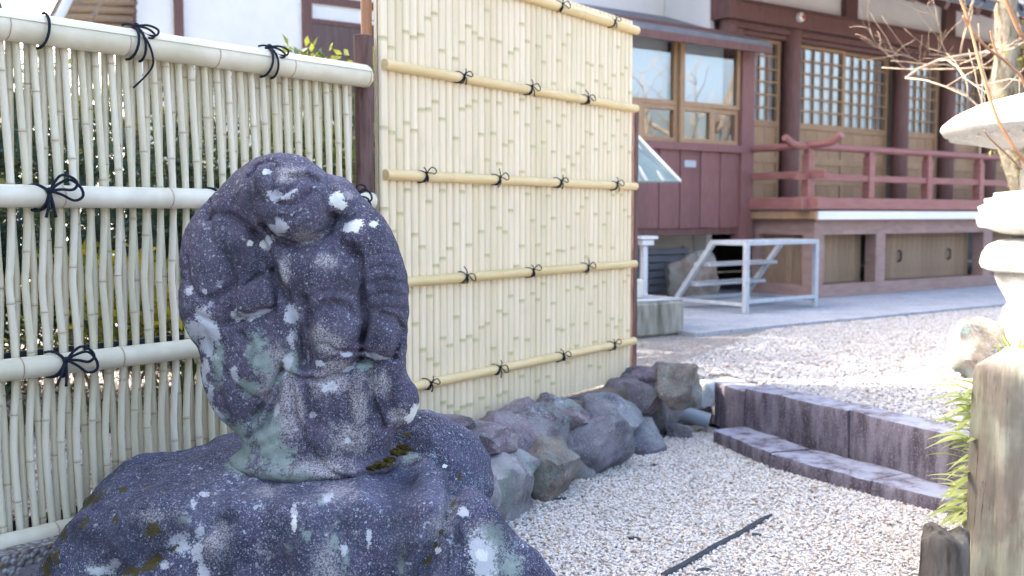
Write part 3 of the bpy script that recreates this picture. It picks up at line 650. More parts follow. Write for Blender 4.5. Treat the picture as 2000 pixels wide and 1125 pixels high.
attr(me, 'moss', patch(V, [(770, 868, 6, 2), (768, 893, 9, .6)]) - .1)
statue = ob('robed_statue', me, M['statue'], smooth=True)
tag(statue, 'dark weathered stone statue of a stout laughing robed figure blotched with pale lichen', 'statue')

# ================================================================== BOULDER
def B(px, py, Y=2.6): return y_at(px, py, Y)
def halfspace(p, o, n): n = np.array(n, float); n /= np.linalg.norm(n); return ((p - np.array(o)) * n).sum(-1)
zb = B(610, 930, 2.5)[2]
def boulder_sdf(p):
    d = halfspace(p, (-.5, 2.52, zb - .005), (.02, -.10, 1))                       # top, a little towards us
    x, y, z = p[..., 0], p[..., 1], p[..., 2]
    ridge = ell(p, (-.26, 2.88, .37), (.20, .20, .18))
    for o, n, k in (((B(240, 955, 2.55)), (-.40, -.05, 1), .06), ((B(110, 1045, 2.55)), (-1, -.10, .75), .06), ((B(75, 1125, 2.55)), (-1, -.1, .35), .05),
                    ((B(945, 1000, 2.6)), (.75, .45, .60), .03), ((B(1050, 1125, 2.5)), (1, .45, .60), .03), ((B(885, 900, 2.75)), (.5, .35, .8), .03),
                    ((-.5, 2.335, .40), (0, -1, .22), .03), ((-.5, 3.02, .3), (0, 1, .25), .06), ((-.10, 2.33, .3), (.45, -1, .25), .04), ((-1.0, 2.40, .3), (-.4, -1, .25), .05)):
        d = smax(d, halfspace(p, o, n), k)
    d = smin(d, ridge, .05)
    d = smax(d, halfspace(p, (0, 0, -.05), (0, 0, -1)), .02)
    q = dist_poly(x, z, [tuple(B(*c, 2.4)[[0, 2]]) for c in ((893, 905), (896, 950), (872, 1010), (850, 1060), (820, 1125))])
    fr = np.clip((2.75 - y) / .1, 0, 1)
    d = d + fr * .036 * np.exp(-(q / .018) ** 2)
    q = dist_poly(x, z, [tuple(B(*c, 2.4)[[0, 2]]) for c in ((470, 1000), (400, 1040), (330, 1075), (240, 1110), (190, 1140))]); d = d + fr * .014 * np.exp(-(q / .014) ** 2)
    q = dist_poly(x, z, [tuple(B(*c, 2.4)[[0, 2]]) for c in ((770, 955), (790, 1000), (780, 1080), (760, 1140))]); d = d + fr * .020 * np.exp(-(q / .03) ** 2)
    q = dist_poly(x, z, [tuple(B(*c, 2.4)[[0, 2]]) for c in ((600, 1000), (610, 1130))]); d = d - fr * .016 * np.exp(-(q / .05) ** 2)
    d = d + .024 * fbm(p * 4.5, 2, 50) + .020 * (np.abs(vnoise(p * 7.0 + 3, 52)) - .35) + .011 * (np.abs(vnoise(p * 15, 53)) - .35) + .006 * fbm(p * 20, 2, 60)
    return d * .8
V, F = surface_net(boulder_sdf, (-1.42, 2.1, -.08), (.30, 3.3, .72), .0105)
me = np_mesh('boulder', V, F)
def cam_px(P):
    q = P - CAM; f = np.array([0, math.cos(PITCH), -math.sin(PITCH)]); u = np.array([0, math.sin(PITCH), math.cos(PITCH)]); d = q @ f
    return np.stack([1000 + FPX * q[:, 0] / d, 562.5 - FPX * (q @ u) / d, np.zeros(len(P))], -1)
Q = cam_px(V)      # where each lichen spot sits on the stone, read off the front of it
NZ = fbm(V * 22, 3, 71); NZ2 = fbm(V * 70, 2, 73)
attr(me, 'white', patch(Q, [(575, 1020, 5, 4), (856, 1076, 7), (940, 1085, 12), (870, 910, 8, .4)]) - .05)
attr(me, 'pale', patch(Q, [(352, 1060, 22, .9), (384, 1075, 13, 1.5), (391, 1035, 10, 1.6), (398, 965, 9, .6), (378, 985, 5, 2), (398, 1118, 14), (226, 1100, 9), (320, 1102, 9), (190, 1115, 30, .3), (575, 1010, 6, 4), (640, 970, 10, 1),
                           (905, 1000, 12), (940, 1090, 26, 1.6), (670, 1070, 7, 3), (720, 1050, 6, 4)]) - .04)
attr(me, 'mint', patch(Q, [(600, 1045, 12), (655, 1065, 10, 2), (676, 1095, 10, 3), (785, 1105, 8, 4), (950, 1100, 34, 1.5), (360, 1015, 14, .6), (190, 1115, 36, .4), (630, 980, 8), (560, 1070, 8), (960, 1050, 24), (480, 910, 40, .5), (800, 895, 20, .5), (1000, 1110, 30)]) - .06)
attr(me, 'bleach', patch(Q, [(650, 960, 60, .5), (420, 1060, 60), (870, 1010, 30, 2.5, 20), (950, 1070, 50, 1.5), (640, 1100, 40, 2), (300, 1010, 60, .6), (520, 960, 50, .4), (800, 900, 40, .5)]) - .42)
attr(me, 'dusk', patch(Q, [(775, 1000, 30, 2.4), (800, 945, 30, .6), (790, 1080, 22, 2.5), (330, 1040, 60, .5, -30), (250, 1060, 60, .8), (560, 1090, 40, 1.2), (980, 1030, 30), (450, 1100, 40), (180, 1050, 40), (820, 865, 40, .4)]) + .02)
top = V[:, 2]
ms = patch(Q, [(300, 1098, 26, .35, -30), (255, 1115, 16, .6), (340, 1070, 14, .3, -40), (300, 1035, 14, 1.2), (238, 955, 11, .5), (225, 1015, 8, 1.2), (168, 1016, 7), (160, 1028, 5), (285, 950, 8, .5), (125, 1040, 6, 2), (110, 1090, 7, 3), (180, 975, 30, .25, -30), (90, 1110, 10, 2), (735, 905, 20, .4, -25), (780, 882, 12, .6), (720, 920, 6, 1.5),
                     (898, 930, 4, 2.5, 8), (893, 962, 3.5, 2, 15), (884, 985, 4, 2.5, 30), (872, 1012, 3, 2, 20), (862, 1040, 4, 2, 30), (850, 1064, 3.5, 2, 20), (838, 1092, 5, 2.2, 35), (795, 848, 9, .5), (325, 958, 8, .4), (770, 838, 10, .5)])
attr(me, 'moss', ms + .02)
tag(ob('boulder', me, M['boulder'], smooth=True), 'big dark lichen-spotted boulder carrying the robed statue', 'boulder')
# moss cushions growing in the joint under the statue
mc = NT('golden_moss_cushion'); mc.bump(mc.noise(160, 4, .7), 1.0, .01); M['moss'] = mc.fin(mc.ramp(mc.noise(70, 4, .7), [(.35, (.022, .019, .006)), (.65, (.10, .08, .02))]), .95, .1)

for i, (px, py, Y, r) in enumerate(((777, 884, 2.52, .016), (762, 897, 2.50, .013), (742, 908, 2.49, .018), (725, 914, 2.48, .011), (795, 876, 2.55, .012), (783, 872, 2.56, .010))):
    p = y_at(px, py, Y); bm = bmesh.new(); bmesh.ops.create_icosphere(bm, subdivisions=3, radius=1.0); g = random.Random(i)
    W_ = np.array([v.co[:] for v in bm.verts]); nz = fbm(W_ * 2.3 + 9 * i, 3, 90 + i)
    for v, k in zip(bm.verts, nz): v.co = Vector((v.co.x * 1.5, v.co.y, v.co.z * .7)) * (.72 * r * (1 + .5 * float(k))) + Vector(p)
    m_ = bpy.data.meshes.new('moss_cushion'); bm.to_mesh(m_); bm.free()
    tag(ob('moss_cushion', m_, M['moss'], smooth=True), 'small golden brown moss cushion in the joint at the right foot of the statue', 'moss', 'moss cushions under the statue')

# ================================================================== LOOSE STONES
def rock(name, c, rad, seed, mat, parent=None, yaw_=0.0, cuts=7, rough=.10, sub=4, att=True, tilt=0.0):
    bm = bmesh.new(); bmesh.ops.create_icosphere(bm, subdivisions=sub, radius=1.0); g = np.random.RandomState(seed)
    V = np.array([v.co[:] for v in bm.verts]); N = V / np.linalg.norm(V, axis=1)[:, None]
    r = np.ones(len(N)) * 1.35; r = np.minimum(r, 1.0 / np.max(np.abs(N), 1) * 1.05)
    for _ in range(cuts):
        n = g.normal(size=3); n /= np.linalg.norm(n); o = g.uniform(.70, .98); dd = N @ n
        cap = np.where(dd > .05, o / np.maximum(dd, .05), 9); r = -np.log(np.exp(-r * 110) + np.exp(-cap * 110)) / 110
    V = N * r[:, None]; V = V * (1 + rough * fbm(V * 1.7 + seed, 3, seed))[:, None]; V = V * (1 + .035 * fbm(V * 4.5 + seed, 3, seed + 3) + .03 * (np.abs(vnoise(V * 3.1 + seed, seed + 8)) - .3))[:, None]
    V = V * np.array(rad); ca, sa = math.cos(tilt), math.sin(tilt); V = np.stack([V[:, 0] * ca - V[:, 2] * sa, V[:, 1], V[:, 0] * sa + V[:, 2] * ca], -1)
    ca, sa = math.cos(yaw_), math.sin(yaw_); V = np.stack([V[:, 0] * ca - V[:, 1] * sa, V[:, 0] * sa + V[:, 1] * ca, V[:, 2]], -1) + np.array(c)
    for v, q in zip(bm.verts, V): v.co = q
    me = bpy.data.meshes.new(name); bm.to_mesh(me); bm.free()
    if att:
        f = fbm(V * 9, 3, seed + 20)
        attr(me, 'white', np.full(len(V), -1.)); attr(me, 'pale', f * .5 - .60); attr(me, 'mint', fbm(V * 8, 3, seed + 5) * .6 - .22 - .5 * (seed % 3 == 0)); attr(me, 'bleach', fbm(V * 7, 3, seed + 9) * .6 - .25)
        attr(me, 'dusk', fbm(V * 6, 2, seed + 12) * .6 - .25); attr(me, 'moss', np.full(len(V), -.9))
    return ob(name, me, mat, parent, smooth=True, angle=30)
wall = thing('retaining_wall', pf(.9, .25, 0), 'low dry wall of rounded purple and brown field stones below the tall bamboo screen', 'stone wall')
CR = lambda cx, cy: (780 + cx * .5023, 560 + cy * .5023)
for i, (x0, x1, y0, y1, off, mi) in enumerate((
        (60, 270, 560, 680, .20, 0), (200, 390, 560, 690, .24, 0), (370, 520, 545, 745, .20, 0), (410, 600, 480, 640, .16, 0), (590, 718, 450, 615, .17, 0), (695, 770, 450, 560, .13, 3), (755, 905, 440, 575, .17, 1), (890, 992, 398, 540, .16, 0), (975, 1058, 350, 575, .17, 3),
        (255, 490, 670, 925, .34, 3), (470, 692, 615, 845, .32, 2), (685, 880, 520, 750, .31, 1), (860, 1052, 555, 705, .27, 1), (590, 720, 600, 760, .24, 3), (120, 300, 680, 960, .36, 3), (360, 480, 620, 780, .26, 3), (900, 1000, 340, 420, .10, 0))):
    c = CR((x0 + x1) / 2, (y0 + y1) / 2); p = on_plane(*c, pf(0, off), PN); k = p[1] / FPX * .5023 / 2
    rock('stone', p - PN * .045 + np.array([0, 0, .022 if i < 9 else .012]), ((x1 - x0) * k * 1.66, .16, (y1 - y0) * k * 1.27), 100 + i, M['wallstone'][mi], wall, yaw(PE) + rnd.uniform(-.2, .2), 15, .09, tilt=rnd.uniform(-.12, .12))
ob('earth_fill', MB().prism([tuple(pf(-.35, .02)[:2]), tuple(pf(PW + .08, .02)[:2]), tuple(pf(PW + .06, .13)[:2]), tuple(pf(-.1, .15)[:2]), tuple(pf(-.35, .15)[:2])], .0, ZT + .003), M['earth'], wall)
# rounded stones, kerb and drain where wall and kerb meet
p = z_at(1333, 795, .20); tag(rock('corner_stone', p + [0, .10, .085], (.108, .10, .100), 205, M['wallstone'][2]), 'rounded brown stone perched beside the foot of the brown fence post', 'stone')
p = z_at(1383, 818, .10); tag(rock('upright_stone', p + [0, .16, .085], (.054, .05, .080), 212, M['graystone'], att=False, cuts=3), 'smooth pale grey upright stone right above the drain pipe', 'stone')
p = z_at(1327, 846, .03); tag(rock('flat_stone', p + [.0, .03, .0], (.062, .05, .040), 219, M['wallstone'][3], cuts=3), 'low pale green-grey stone in front of the drain pipe', 'stone')
p = z_at(1352, 795, .14); tag(rock('small_stone', p + [0, .05, .02], (.022, .022, .022), 223, M['graystone'], att=False), 'fist-sized grey stone wedged between the brown stone and the drain pipe', 'stone')
pa, pb = z_at(1330, 806, .105), z_at(1386, 822, .07); dv = (pb - pa) / np.linalg.norm(pb - pa)
pipe = thing('drain_pipe', pb, 'short grey plastic drain pipe poking out between stones onto the gravel', 'pipe')
mb = MB(); n_ = 20; s1 = np.cross(dv, [0, 0, 1]); s1 /= np.linalg.norm(s1); s2 = np.cross(dv, s1)
for q, rr in ((pa - dv * .02, .040), (pb, .040), (pb, .035), (pb - dv * .12, .035)): mb.v += [tuple(q + rr * (math.cos(a) * s1 + math.sin(a) * s2)) for a in np.linspace(0, 2 * math.pi, n_, endpoint=False)]
mb.f += [(i * n_ + k, i * n_ + (k + 1) % n_, (i + 1) * n_ + (k + 1) % n_, (i + 1) * n_ + k) for i in range(3) for k in range(n_)]
ob('pipe_wall', mb, M['pvc'], pipe, smooth=True, angle=40)
ob('pipe_bore', MB().tube([pb - dv * .13, pb - dv * .07], .0345, 20), M['pvc_in'], pipe)

# ================================================================== KERB AND STEP
def wobbly_block(name, a, b, z0, z1, depth, parent, seed, mat, back=None):
    """dressed stone block whose front face runs a->b, with worn edges"""
    a, b = np.array([*a, 0.]), np.array([*b, 0.]); L_ = np.linalg.norm(b - a); e = (b - a) / L_; nb = np.array([-e[1], e[0], 0])
    nx = max(8, int(L_ / .03)); h_ = z1 - z0; r_ = .012
    sec = [(0, 0), (0, .35), (0, .7), (0, 1 - r_ / h_), (r_ * .3 / depth, 1 - r_ * .3 / h_), (r_ / depth, 1), (.35, 1), (.7, 1), (1, 1), (1, 0)]
    vs = []
    for i in range(nx + 1):
        for (y, z) in sec: vs.append((.004 + (L_ - .008) * i / nx, y * depth, z0 + z * h_))
    P = np.array(vs); D = fbm(P * 8 + seed, 3, seed); D2 = fbm(P * 8 + seed + 40, 3, seed + 7)
    P[:, 1] += .007 * D; P[:, 2] += .005 * D2 * (P[:, 2] > z0 + .5 * h_); k = len(sec)
    W_ = a + e * P[:, :1] + nb * P[:, 1:2] + np.array([0, 0, 1.]) * P[:, 2:]
    fs = [(i * k + j, (i + 1) * k + j, (i + 1) * k + j + 1, i * k + j + 1) for i in range(nx) for j in range(k - 1)] + [tuple(range(k)), tuple(nx * k + j for j in range(k))[::-1]]
    return ob(name, MB().add(W_, fs), mat, parent, smooth=True, angle=35)
kerb = thing('garden_kerb', (*KB[1], 0), 'purple-grey granite kerb holding back the upper white gravel', 'kerb')
def m_kerb():
    t = NT('streaked_purple_granite_skylit'); v = t.co((1, 1, .22)); v2 = t.co()
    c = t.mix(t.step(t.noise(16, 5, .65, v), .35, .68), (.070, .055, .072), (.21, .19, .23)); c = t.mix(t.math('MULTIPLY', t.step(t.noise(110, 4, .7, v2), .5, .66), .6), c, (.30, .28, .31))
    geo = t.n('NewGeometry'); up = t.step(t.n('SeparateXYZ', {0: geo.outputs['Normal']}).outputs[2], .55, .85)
    c = t.mix(t.math('MULTIPLY', up, t.step(t.noise(9, 5, .7, v2), .35, .6)), c, (.30, .32, .39)); t.bump(t.noise(60, 5, .7, v2), .5, .006); return t.fin(c, .9, .2)  # upward faces coloured paler and bluer, as sky light would make them
M['kerbstone'] = m_kerb()
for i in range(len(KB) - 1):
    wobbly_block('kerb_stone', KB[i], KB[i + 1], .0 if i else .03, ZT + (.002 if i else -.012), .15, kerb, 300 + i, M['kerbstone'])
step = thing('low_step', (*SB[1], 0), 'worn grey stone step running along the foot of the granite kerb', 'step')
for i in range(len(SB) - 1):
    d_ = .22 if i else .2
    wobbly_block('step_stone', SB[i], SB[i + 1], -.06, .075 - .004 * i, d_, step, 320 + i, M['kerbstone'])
# buried edging strip surfacing in the gravel
mb = MB(); pts = [z_at(x, y, .012) for x, y in ((1296, 1124), (1345, 1098), (1400, 1066), (1450, 1040), (1488, 1016), (1508, 1006))]
P = smooth_path(pts, 5)
for i, q in enumerate(P):
    t = P[min(i + 1, len(P) - 1)] - P[max(i - 1, 0)]; t /= np.linalg.norm(t); s_ = np.array([t[1], -t[0], 0]); wd = .012 * min(1, .25 + .12 * (len(P) - 1 - i))
    mb.v += [tuple(q + s_ * wd + [0, 0, -.01]), tuple(q + s_ * wd * .8 + [0, 0, .004]), tuple(q - s_ * wd * .8 + [0, 0, .006]), tuple(q - s_ * wd + [0, 0, -.01])]
for i in range(len(P) - 1): mb.f += [(4 * i + k, 4 * i + k + 1, 4 * i + k + 5, 4 * i + k + 4) for k in range(3)]
tag(ob('edging_strip', mb, M['edging'], smooth=True), 'thin dark plastic edging strip surfacing through the court gravel', 'edging')
for i, (x, y, l_, an, lab) in enumerate(((1240, 1052, .045, -.6, 'small dark shard lying in the open gravel left of the edging strip'), (1478, 1045, .035, -.4, 'small dark shard right of the far end of the edging strip'), (1372, 1114, .06, .5, 'dark scrap in the gravel below the near end of the edging strip'),
                                      (1095, 975, .05, .55, 'dark sliver at the foot of the brown wall stone'), (1280, 908, .05, .5, 'dark sliver at the foot of the last blue wall stone'))):
    p = z_at(x, y, .010); tag(rock('slate_shard', p, (l_ * .5, .011, .006), 400 + i, M['edging'], None, an, 4, .12, 2, False), lab, 'shard')
LEAFM = plain('dry_brown_leaf', (.13, .055, .025), (.26, .12, .055), 60, .7, bump=.2)
for i, (x, y, z, lab) in enumerate(((1733, 1020, .02, 'curled brown leaf on the court gravel left of the short log'), (1765, 988, .03, 'dry brown leaf at the foot of the low stone step'), (1452, 862, .09, 'rust leaf lying on the near end of the low stone step'), (1590, 955, .02, 'crumpled brown leaf on the gravel in front of the low step'),
                                  (1800, 712, ZT, 'dry leaf on the sunlit terrace gravel left of the rock'), (1425, 718, ZT, 'brown leaf on the terrace gravel above the kerb corner'))):
    p = z_at(x, y, z); mb = MB(); g = random.Random(i); s_ = .016 if z < .2 else .022; vs = []
    for a in range(5):
        for b in (-1, 0, 1):
            wv = math.sin(math.pi * (a + .25) / 4.6) * .45; vs.append(p + np.array([s_ * (a - 2) * .55, s_ * b * wv, .004 + s_ * .35 * abs(b) * wv + .003 * g.random()]))
    mb.add(vs, [(3 * a + k, 3 * a + k + 1, 3 * a + k + 4, 3 * a + k + 3) for a in range(4) for k in (0, 1)]); tag(ob('fallen_leaf', mb, LEAFM, smooth=True), lab, 'leaf', 'fallen leaves')

# ================================================================== TEMPLE HALL
def hb(s0, s1, t0, t1, z0, z1, bev=0.0):
    return MB().box(hp((s0 + s1) / 2, (t0 + t1) / 2, (z0 + z1) / 2), (s1 - s0, t1 - t0, z1 - z0), HAX, bev)
def h_s(px, py, t): p = on_plane(px, py, hp(0, t, 0), HB); return float((p - H0) @ HE), float(p[2])
hall = thing('temple_hall', hp(4, .6, ZT), 'dark-timbered temple hall with lattice doors, raised veranda and red railing', 'building')
ZF = 1.165
COLS = [-.346, .665, 2.70, 3.70, 4.70, 5.70, 7.70]
for s_ in COLS:
    c = hp(s_, .95, 0); ob('column', MB().lathe(c, [(.098, ZF - .05), (.100, 2.0), (.096, 3.16)], 20), M['darkwood'], hall, smooth=True, angle=40)
ob('column', hb(-.48, -.21, .83, 1.08, 3.16, 4.4), M['darkwood'], hall)
ob('beam', hb(-.50, 10, .80, .90, 3.15, 3.33, .006), M['darkwood'], hall)
ob('beam', hb(-.48, 10, .84, .98, 3.335, 3.375, .004), M['darkwood'], hall)
for a, b in zip(COLS[:-1], COLS[1:]):
    ob('lintel', hb(a + .09, b - .09, .90, 1.02, 3.085, 3.145), M['darkwood'], hall); ob('lintel', hb(a + .09, b - .09, .94, 1.03, 3.035, 3.08), M['darkwood'], hall)
    ob('threshold', hb(a + .09, b - .09, .90, 1.12, ZF, ZF + .055), M['darkwood'], hall)
ob('plaster_wall', hb(-.3, 10, 1.0, 1.1, 3.15, 4.6), M['plaster'], hall)
for a in (1.57, 3.58, 5.6, 7.6): ob('wall_post', hb(a, a + .22, .93, 1.05, 3.376, 4.5), M['darkwood'], hall)
ob('upper_beam', hb(-.5, 10, .86, 1.0, 4.1, 4.3), M['darkwood'], hall)
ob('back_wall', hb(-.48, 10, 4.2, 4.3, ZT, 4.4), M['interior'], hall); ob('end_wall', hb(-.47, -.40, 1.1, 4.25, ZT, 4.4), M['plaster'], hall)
ob('room_floor', hb(-.4, 10, 1.13, 4.2, ZF - .03, ZF + .05), M['board'], hall)
# white-and-red disc on the beam (small lamp cover)
c = on_plane(1562, 34, hp(0, .79, 0), HB); ob('alarm_lamp', MB().tube([c + HB * .01, c - HB * .03, c - HB * .045], [.05, .05, .03], 14), M['white_paint'], hall, smooth=True, angle=40)
ob('alarm_lens', MB().tube([c - HB * .045 + HE * .012, c - HB * .058 + HE * .012], [.026, .018], 12), plain('red_lens', (.45, .06, .05), (.5, .09, .07), 9, .4, bump=0), hall)
unit = {}
def shared(key, sz, mat, bev=0.0):
    if key not in unit:
        me = MB().box((0, 0, 0), sz, None, bev).mesh(key[0]); me.materials.append(mat); unit[key] = me
    return unit[key]
HYAW = yaw(HE)
def piece(name, s0, s1, t0, t1, z0, z1, mat, parent, bev=0.0):
    sz = (round(s1 - s0, 4), round(t1 - t0, 4), round(z1 - z0, 4))
    return ob(name, shared((name, sz, mat.name), sz, mat, bev), mat, parent, loc=tuple(hp((s0 + s1) / 2, (t0 + t1) / 2, (z0 + z1) / 2)), rot=(0, 0, HYAW))
def door(s0, s1, cols, t=1.04, rows=6, zl=2.165, zh=3.00):
    w = .05; mb = MB()
    for (a, b, c, d) in ((s0, s0 + w, ZF + .06, zh + .035), (s1 - w, s1, ZF + .06, zh + .035)): mb.box(hp((a + b) / 2, t, (c + d) / 2), (b - a, .036, d - c), HAX)
    for (c, d) in ((zh, zh + .034), (zl - .07, zl), (1.70, 1.775), (1.47, 1.535), (ZF + .06, ZF + .16)): mb.box(hp((s0 + s1) / 2, t, (c + d) / 2), (s1 - s0 - 2 * w, .034, d - c), HAX)
    d = ob('door', mb, M['tanwood'], hall)
    gw = (s1 - s0 - 2 * w) / cols; gh = (zh - zl) / rows
    for k in range(1, cols): piece('lattice_bar', s0 + w + gw * k - .009, s0 + w + gw * k + .009, t - .012, t + .010, zl, zh, M['tanwood'], d)
    for k in range(1, rows): piece('lattice_bar', s0 + w, s1 - w, t - .016, t + .006, zl + gh * k - .009, zl + gh * k + .009, M['tanwood'], d)
    for i in range(cols):
        for j in range(rows): piece('pane', s0 + w + gw * i + .009, s0 + w + gw * (i + 1) - .009, t + .012, t + .015, zl + gh * j + .009, zl + gh * (j + 1) - .009, M['glass'], d)
    piece('curtain', s0 + w, s1 - w, t + .05, t + .055, zl - .02, zh, M['paper'], d)
    n = max(3, round((s1 - s0 - 2 * w) / .2)); bw = (s1 - s0 - 2 * w) / n
    for (c, e) in ((1.776, zl - .071), (ZF + .161, 1.469), (1.536, 1.699)):
        for k in range(n): piece('board', s0 + w + bw * k + .002, s0 + w + bw * (k + 1) - .002, t - .004, t + .008, c, e, M['tanwood'], d)
for a, b, c in ((-.24, .565, 5), (.765, 1.705, 5), (1.712, 2.60, 5), (2.80, 3.60, 5), (3.80, 4.60, 5), (4.80, 5.60, 5), (5.80, 6.7, 5), (6.71, 7.60, 5)): door(a, b, c, 1.04 + (.04 if a == 1.712 else 0))
# veranda
ob('veranda_floor', hb(-.10, 10, -.02, .90, 1.10, ZF), M['redwood'], hall)
ob('edge_board', hb(-.12, 10, -.055, -.021, 1.085, ZF + .003), M['white_paint'], hall)
ob('end_board', hb(-.15, -.101, -.055, .8, 1.09, ZF + .002), M['tanwood'], hall)
ob('floor_beam', hb(-.06, 10, .03, .13, .93, 1.084), M['framewood'], hall); ob('floor_beam', hb(-.06, .04, .131, .85, .93, 1.084), M['framewood'], hall)
ob('sill', hb(-.06, 10, .02, .16, ZT + .022, .42), M['framewood'], hall); ob('sill', hb(-.06, .05, .161, .85, ZT + .022, .42), M['framewood'], hall)
for a, b in ((-.06, .10), (.97, 1.13), (3.05, 3.23), (5.05, 5.23), (7.05, 7.23)): ob('post', hb(a, b, .035, .17, .421, .929), M['framewood'], hall)
ob('post', hb(-.055, .045, .75, .85, .421, .929), M['framewood'], hall)
for a, b in ((.10, .97), (1.13, 3.05), (3.23, 5.05)):
    n = round((b - a) / .095); bw = (b - a) / n
    for k in range(n): piece('board', a + bw * k + .0015, a + bw * (k + 1) - .0015, .225, .245, .42, .93, M['board'], hall)
ob('board_backing', hb(5.2, 10, .225, .245, .42, .93), M['board'], hall)
for k in range(6): ob('board', hb(.02, .04, .172 + .096 * k, .172 + .096 * k + .093, .421, .929), M['board'], hall)
for px, py in ((1755, 500), (1851, 496)):
    s_, z_ = h_s(px, py, .22); ob('handle', MB().tube([hp(s_, .222, z_ - .06), hp(s_, .19, z_ - .045), hp(s_, .188, z_ + .045), hp(s_, .222, z_ + .06)], .012, 8), M['edging'], hall, smooth=True)
# railing
rail = []
for px in (1578, 1697, 1811, 1912): rail.append(h_s(px, 340, .07)[0])
rail += [rail[-1] + 1.03, rail[-1] + 2.06, rail[-1] + 3.1]
for s_ in rail:
    ob('railing_post', hb(s_ - .045, s_ + .045, .025, .115, 1.305, 1.735, .004), M['redrail'], hall); ob('post_cap', hb(s_ - .032, s_ + .032, .038, .102, 1.735, 1.785), M['redrail'], hall)
s0 = rail[0]
def upturn(path, r): return MB().tube(smooth_path(path, 4), r, 12)
ob('top_rail', upturn([hp(s0 - .36, .07, 1.885), hp(s0 - .24, .07, 1.83), hp(s0 - .1, .07, 1.812), hp(s0 + .5, .07, 1.812), hp(5, .07, 1.812), hp(9.5, .07, 1.812)], .037), M['redrail'], hall, smooth=True, angle=50)
ob('top_rail', upturn([hp(s0, -.32, 1.90), hp(s0, -.22, 1.845), hp(s0, -.08, 1.826), hp(s0, .3, 1.82), hp(s0, .8, 1.82)], .036), M['redrail'], hall, smooth=True, angle=50)
ob('mid_rail', hb(s0 - .20, 9.5, .045, .095, 1.475, 1.545, .004), M['redrail'], hall); ob('mid_rail', hb(s0 - .028, s0 + .028, -.16, .80, 1.495, 1.568, .004), M['redrail'], hall)
ob('base_rail', hb(s0 - .16, 9.5, .01, .13, ZF + .02, 1.304, .005), M['redrail'], hall); ob('base_rail', hb(s0 - .06, s0 + .06, -.10, .80, ZF + .022, 1.308, .005), M['redrail'], hall)
# roof: deep eave, rafters, tile ends
zE = float(on_plane(1825, 6, hp(0, -.35, 0), HB)[2]); pit = .50
def rz(t): return zE + .06 + (t + .35) * pit
roof = ob('roof', MB().add([hp(s, t, rz(t) + d) for s in (-.9, 11) for t in (-.35, 4.0) for d in (.0, .14)], [(0, 1, 3, 2), (4, 6, 7, 5), (0, 4, 5, 1), (2, 3, 7, 6), (1, 5, 7, 3), (0, 2, 6, 4)]), M['tile'], hall)
ob('roof', MB().add([hp(s, t, rz(4.0) - (t - 4.0) * pit + d) for s in (-.9, 11) for t in (4.0, 8.6) for d in (.0, .14)], [(0, 1, 3, 2), (4, 6, 7, 5), (0, 4, 5, 1), (2, 3, 7, 6), (1, 5, 7, 3), (0, 2, 6, 4)]), M['tile'], hall)
ob('soffit', MB().add([hp(s, t, rz(t) - .012 - d) for s in (-.85, 10.9) for t in (-.3, 2.2) for d in (0, .008)], [(0, 1, 3, 2), (4, 6, 7, 5), (0, 4, 5, 1), (2, 3, 7, 6), (1, 5, 7, 3), (0, 2, 6, 4)]), M['plaster'], hall)  # white soffit added to bounce light onto the upper wall
for k in range(34):
    s_ = -.75 + .30 * k; ob('rafter', MB().box(hp(s_, .95, rz(.95) - .068), (.07, 2.75, .08), [HE, (HB + np.array([0, 0, pit])) / math.hypot(1, pit), np.cross(HE, (HB + np.array([0, 0, pit])) / math.hypot(1, pit))]), M['darkwood'], hall)
for k in range(46):
    s_ = -.8 + .255 * k; ob('tile_roll', MB().tube([hp(s_, -.39, rz(-.39) + .13), hp(s_, 1.2, rz(1.2) + .15)], .058, 10), M['tile'], roof, smooth=True, angle=50)

# ================================================================== ANNEX
annex = thing('window_annex', hp(-1.5, 1.1, ZT), 'small red-boarded annex with wide sliding windows and a lean-to roof beside the temple hall', 'building')
TA = .80
ob('corner_post', hb(-.31, -.12, TA - .02, TA + .12, .86, 2.98), M['redwood'], annex)
ob('corner_post', hb(-3.3, -3.18, TA - .02, TA + .12, ZT, 2.98), M['redwood'], annex)
ob('side_wall', hb(-.24, -.16, TA + .12, 1.75, .98, 3.1), M['redwood'], annex)
ob('sill_beam', hb(-3.18, -.31, TA - .03, TA + .1, 1.775, 1.85), M['redwood'], annex)
ob('floor_beam', hb(-3.18, -.31, TA + .03, TA + .14, .93, 1.0), M['darkwood'], annex)
for k in range(20):
    wd = .143; a = -.312 - wd * (k + 1); piece('plank', a + .003, a + wd - .003, TA + (.0 if k % 2 else .010), TA + .024, 1.0, 1.774, M['redwood'], annex)
ob('head_beam', hb(-3.18, -.31, TA - .03, TA + .1, 2.915, 3.0), M['darkwood'], annex)
def casement(s0, s1, z0, z1, wd, t, nm='window', split=None, blind=True):
    mb = MB()
    for (a, b, c, d) in ((s0, s0 + wd, z0, z1), (s1 - wd, s1, z0, z1), (s0 + wd, s1 - wd, z0, z0 + wd), (s0 + wd, s1 - wd, z1 - wd, z1)): mb.box(hp((a + b) / 2, t, (c + d) / 2), (b - a, .045, d - c), HAX)
    o = ob(nm, mb, M['tanwood'], annex)
    piece('pane', s0 + wd, s1 - wd, t + .004, t + .008, z0 + wd, z1 - wd, M['glass'], o)
    if blind: piece('blind', s0 + wd * .5, s1 - wd * .5, t + .10, t + .105, z0 + wd, z1 - wd, M['paper'], o)
casement(-1.16, -.315, 2.215, 2.91, .045, TA + .03); casement(-2.06, -1.20, 2.215, 2.91, .045, TA + .05); casement(-3.0, -2.07, 2.215, 2.91, .045, TA + .03)
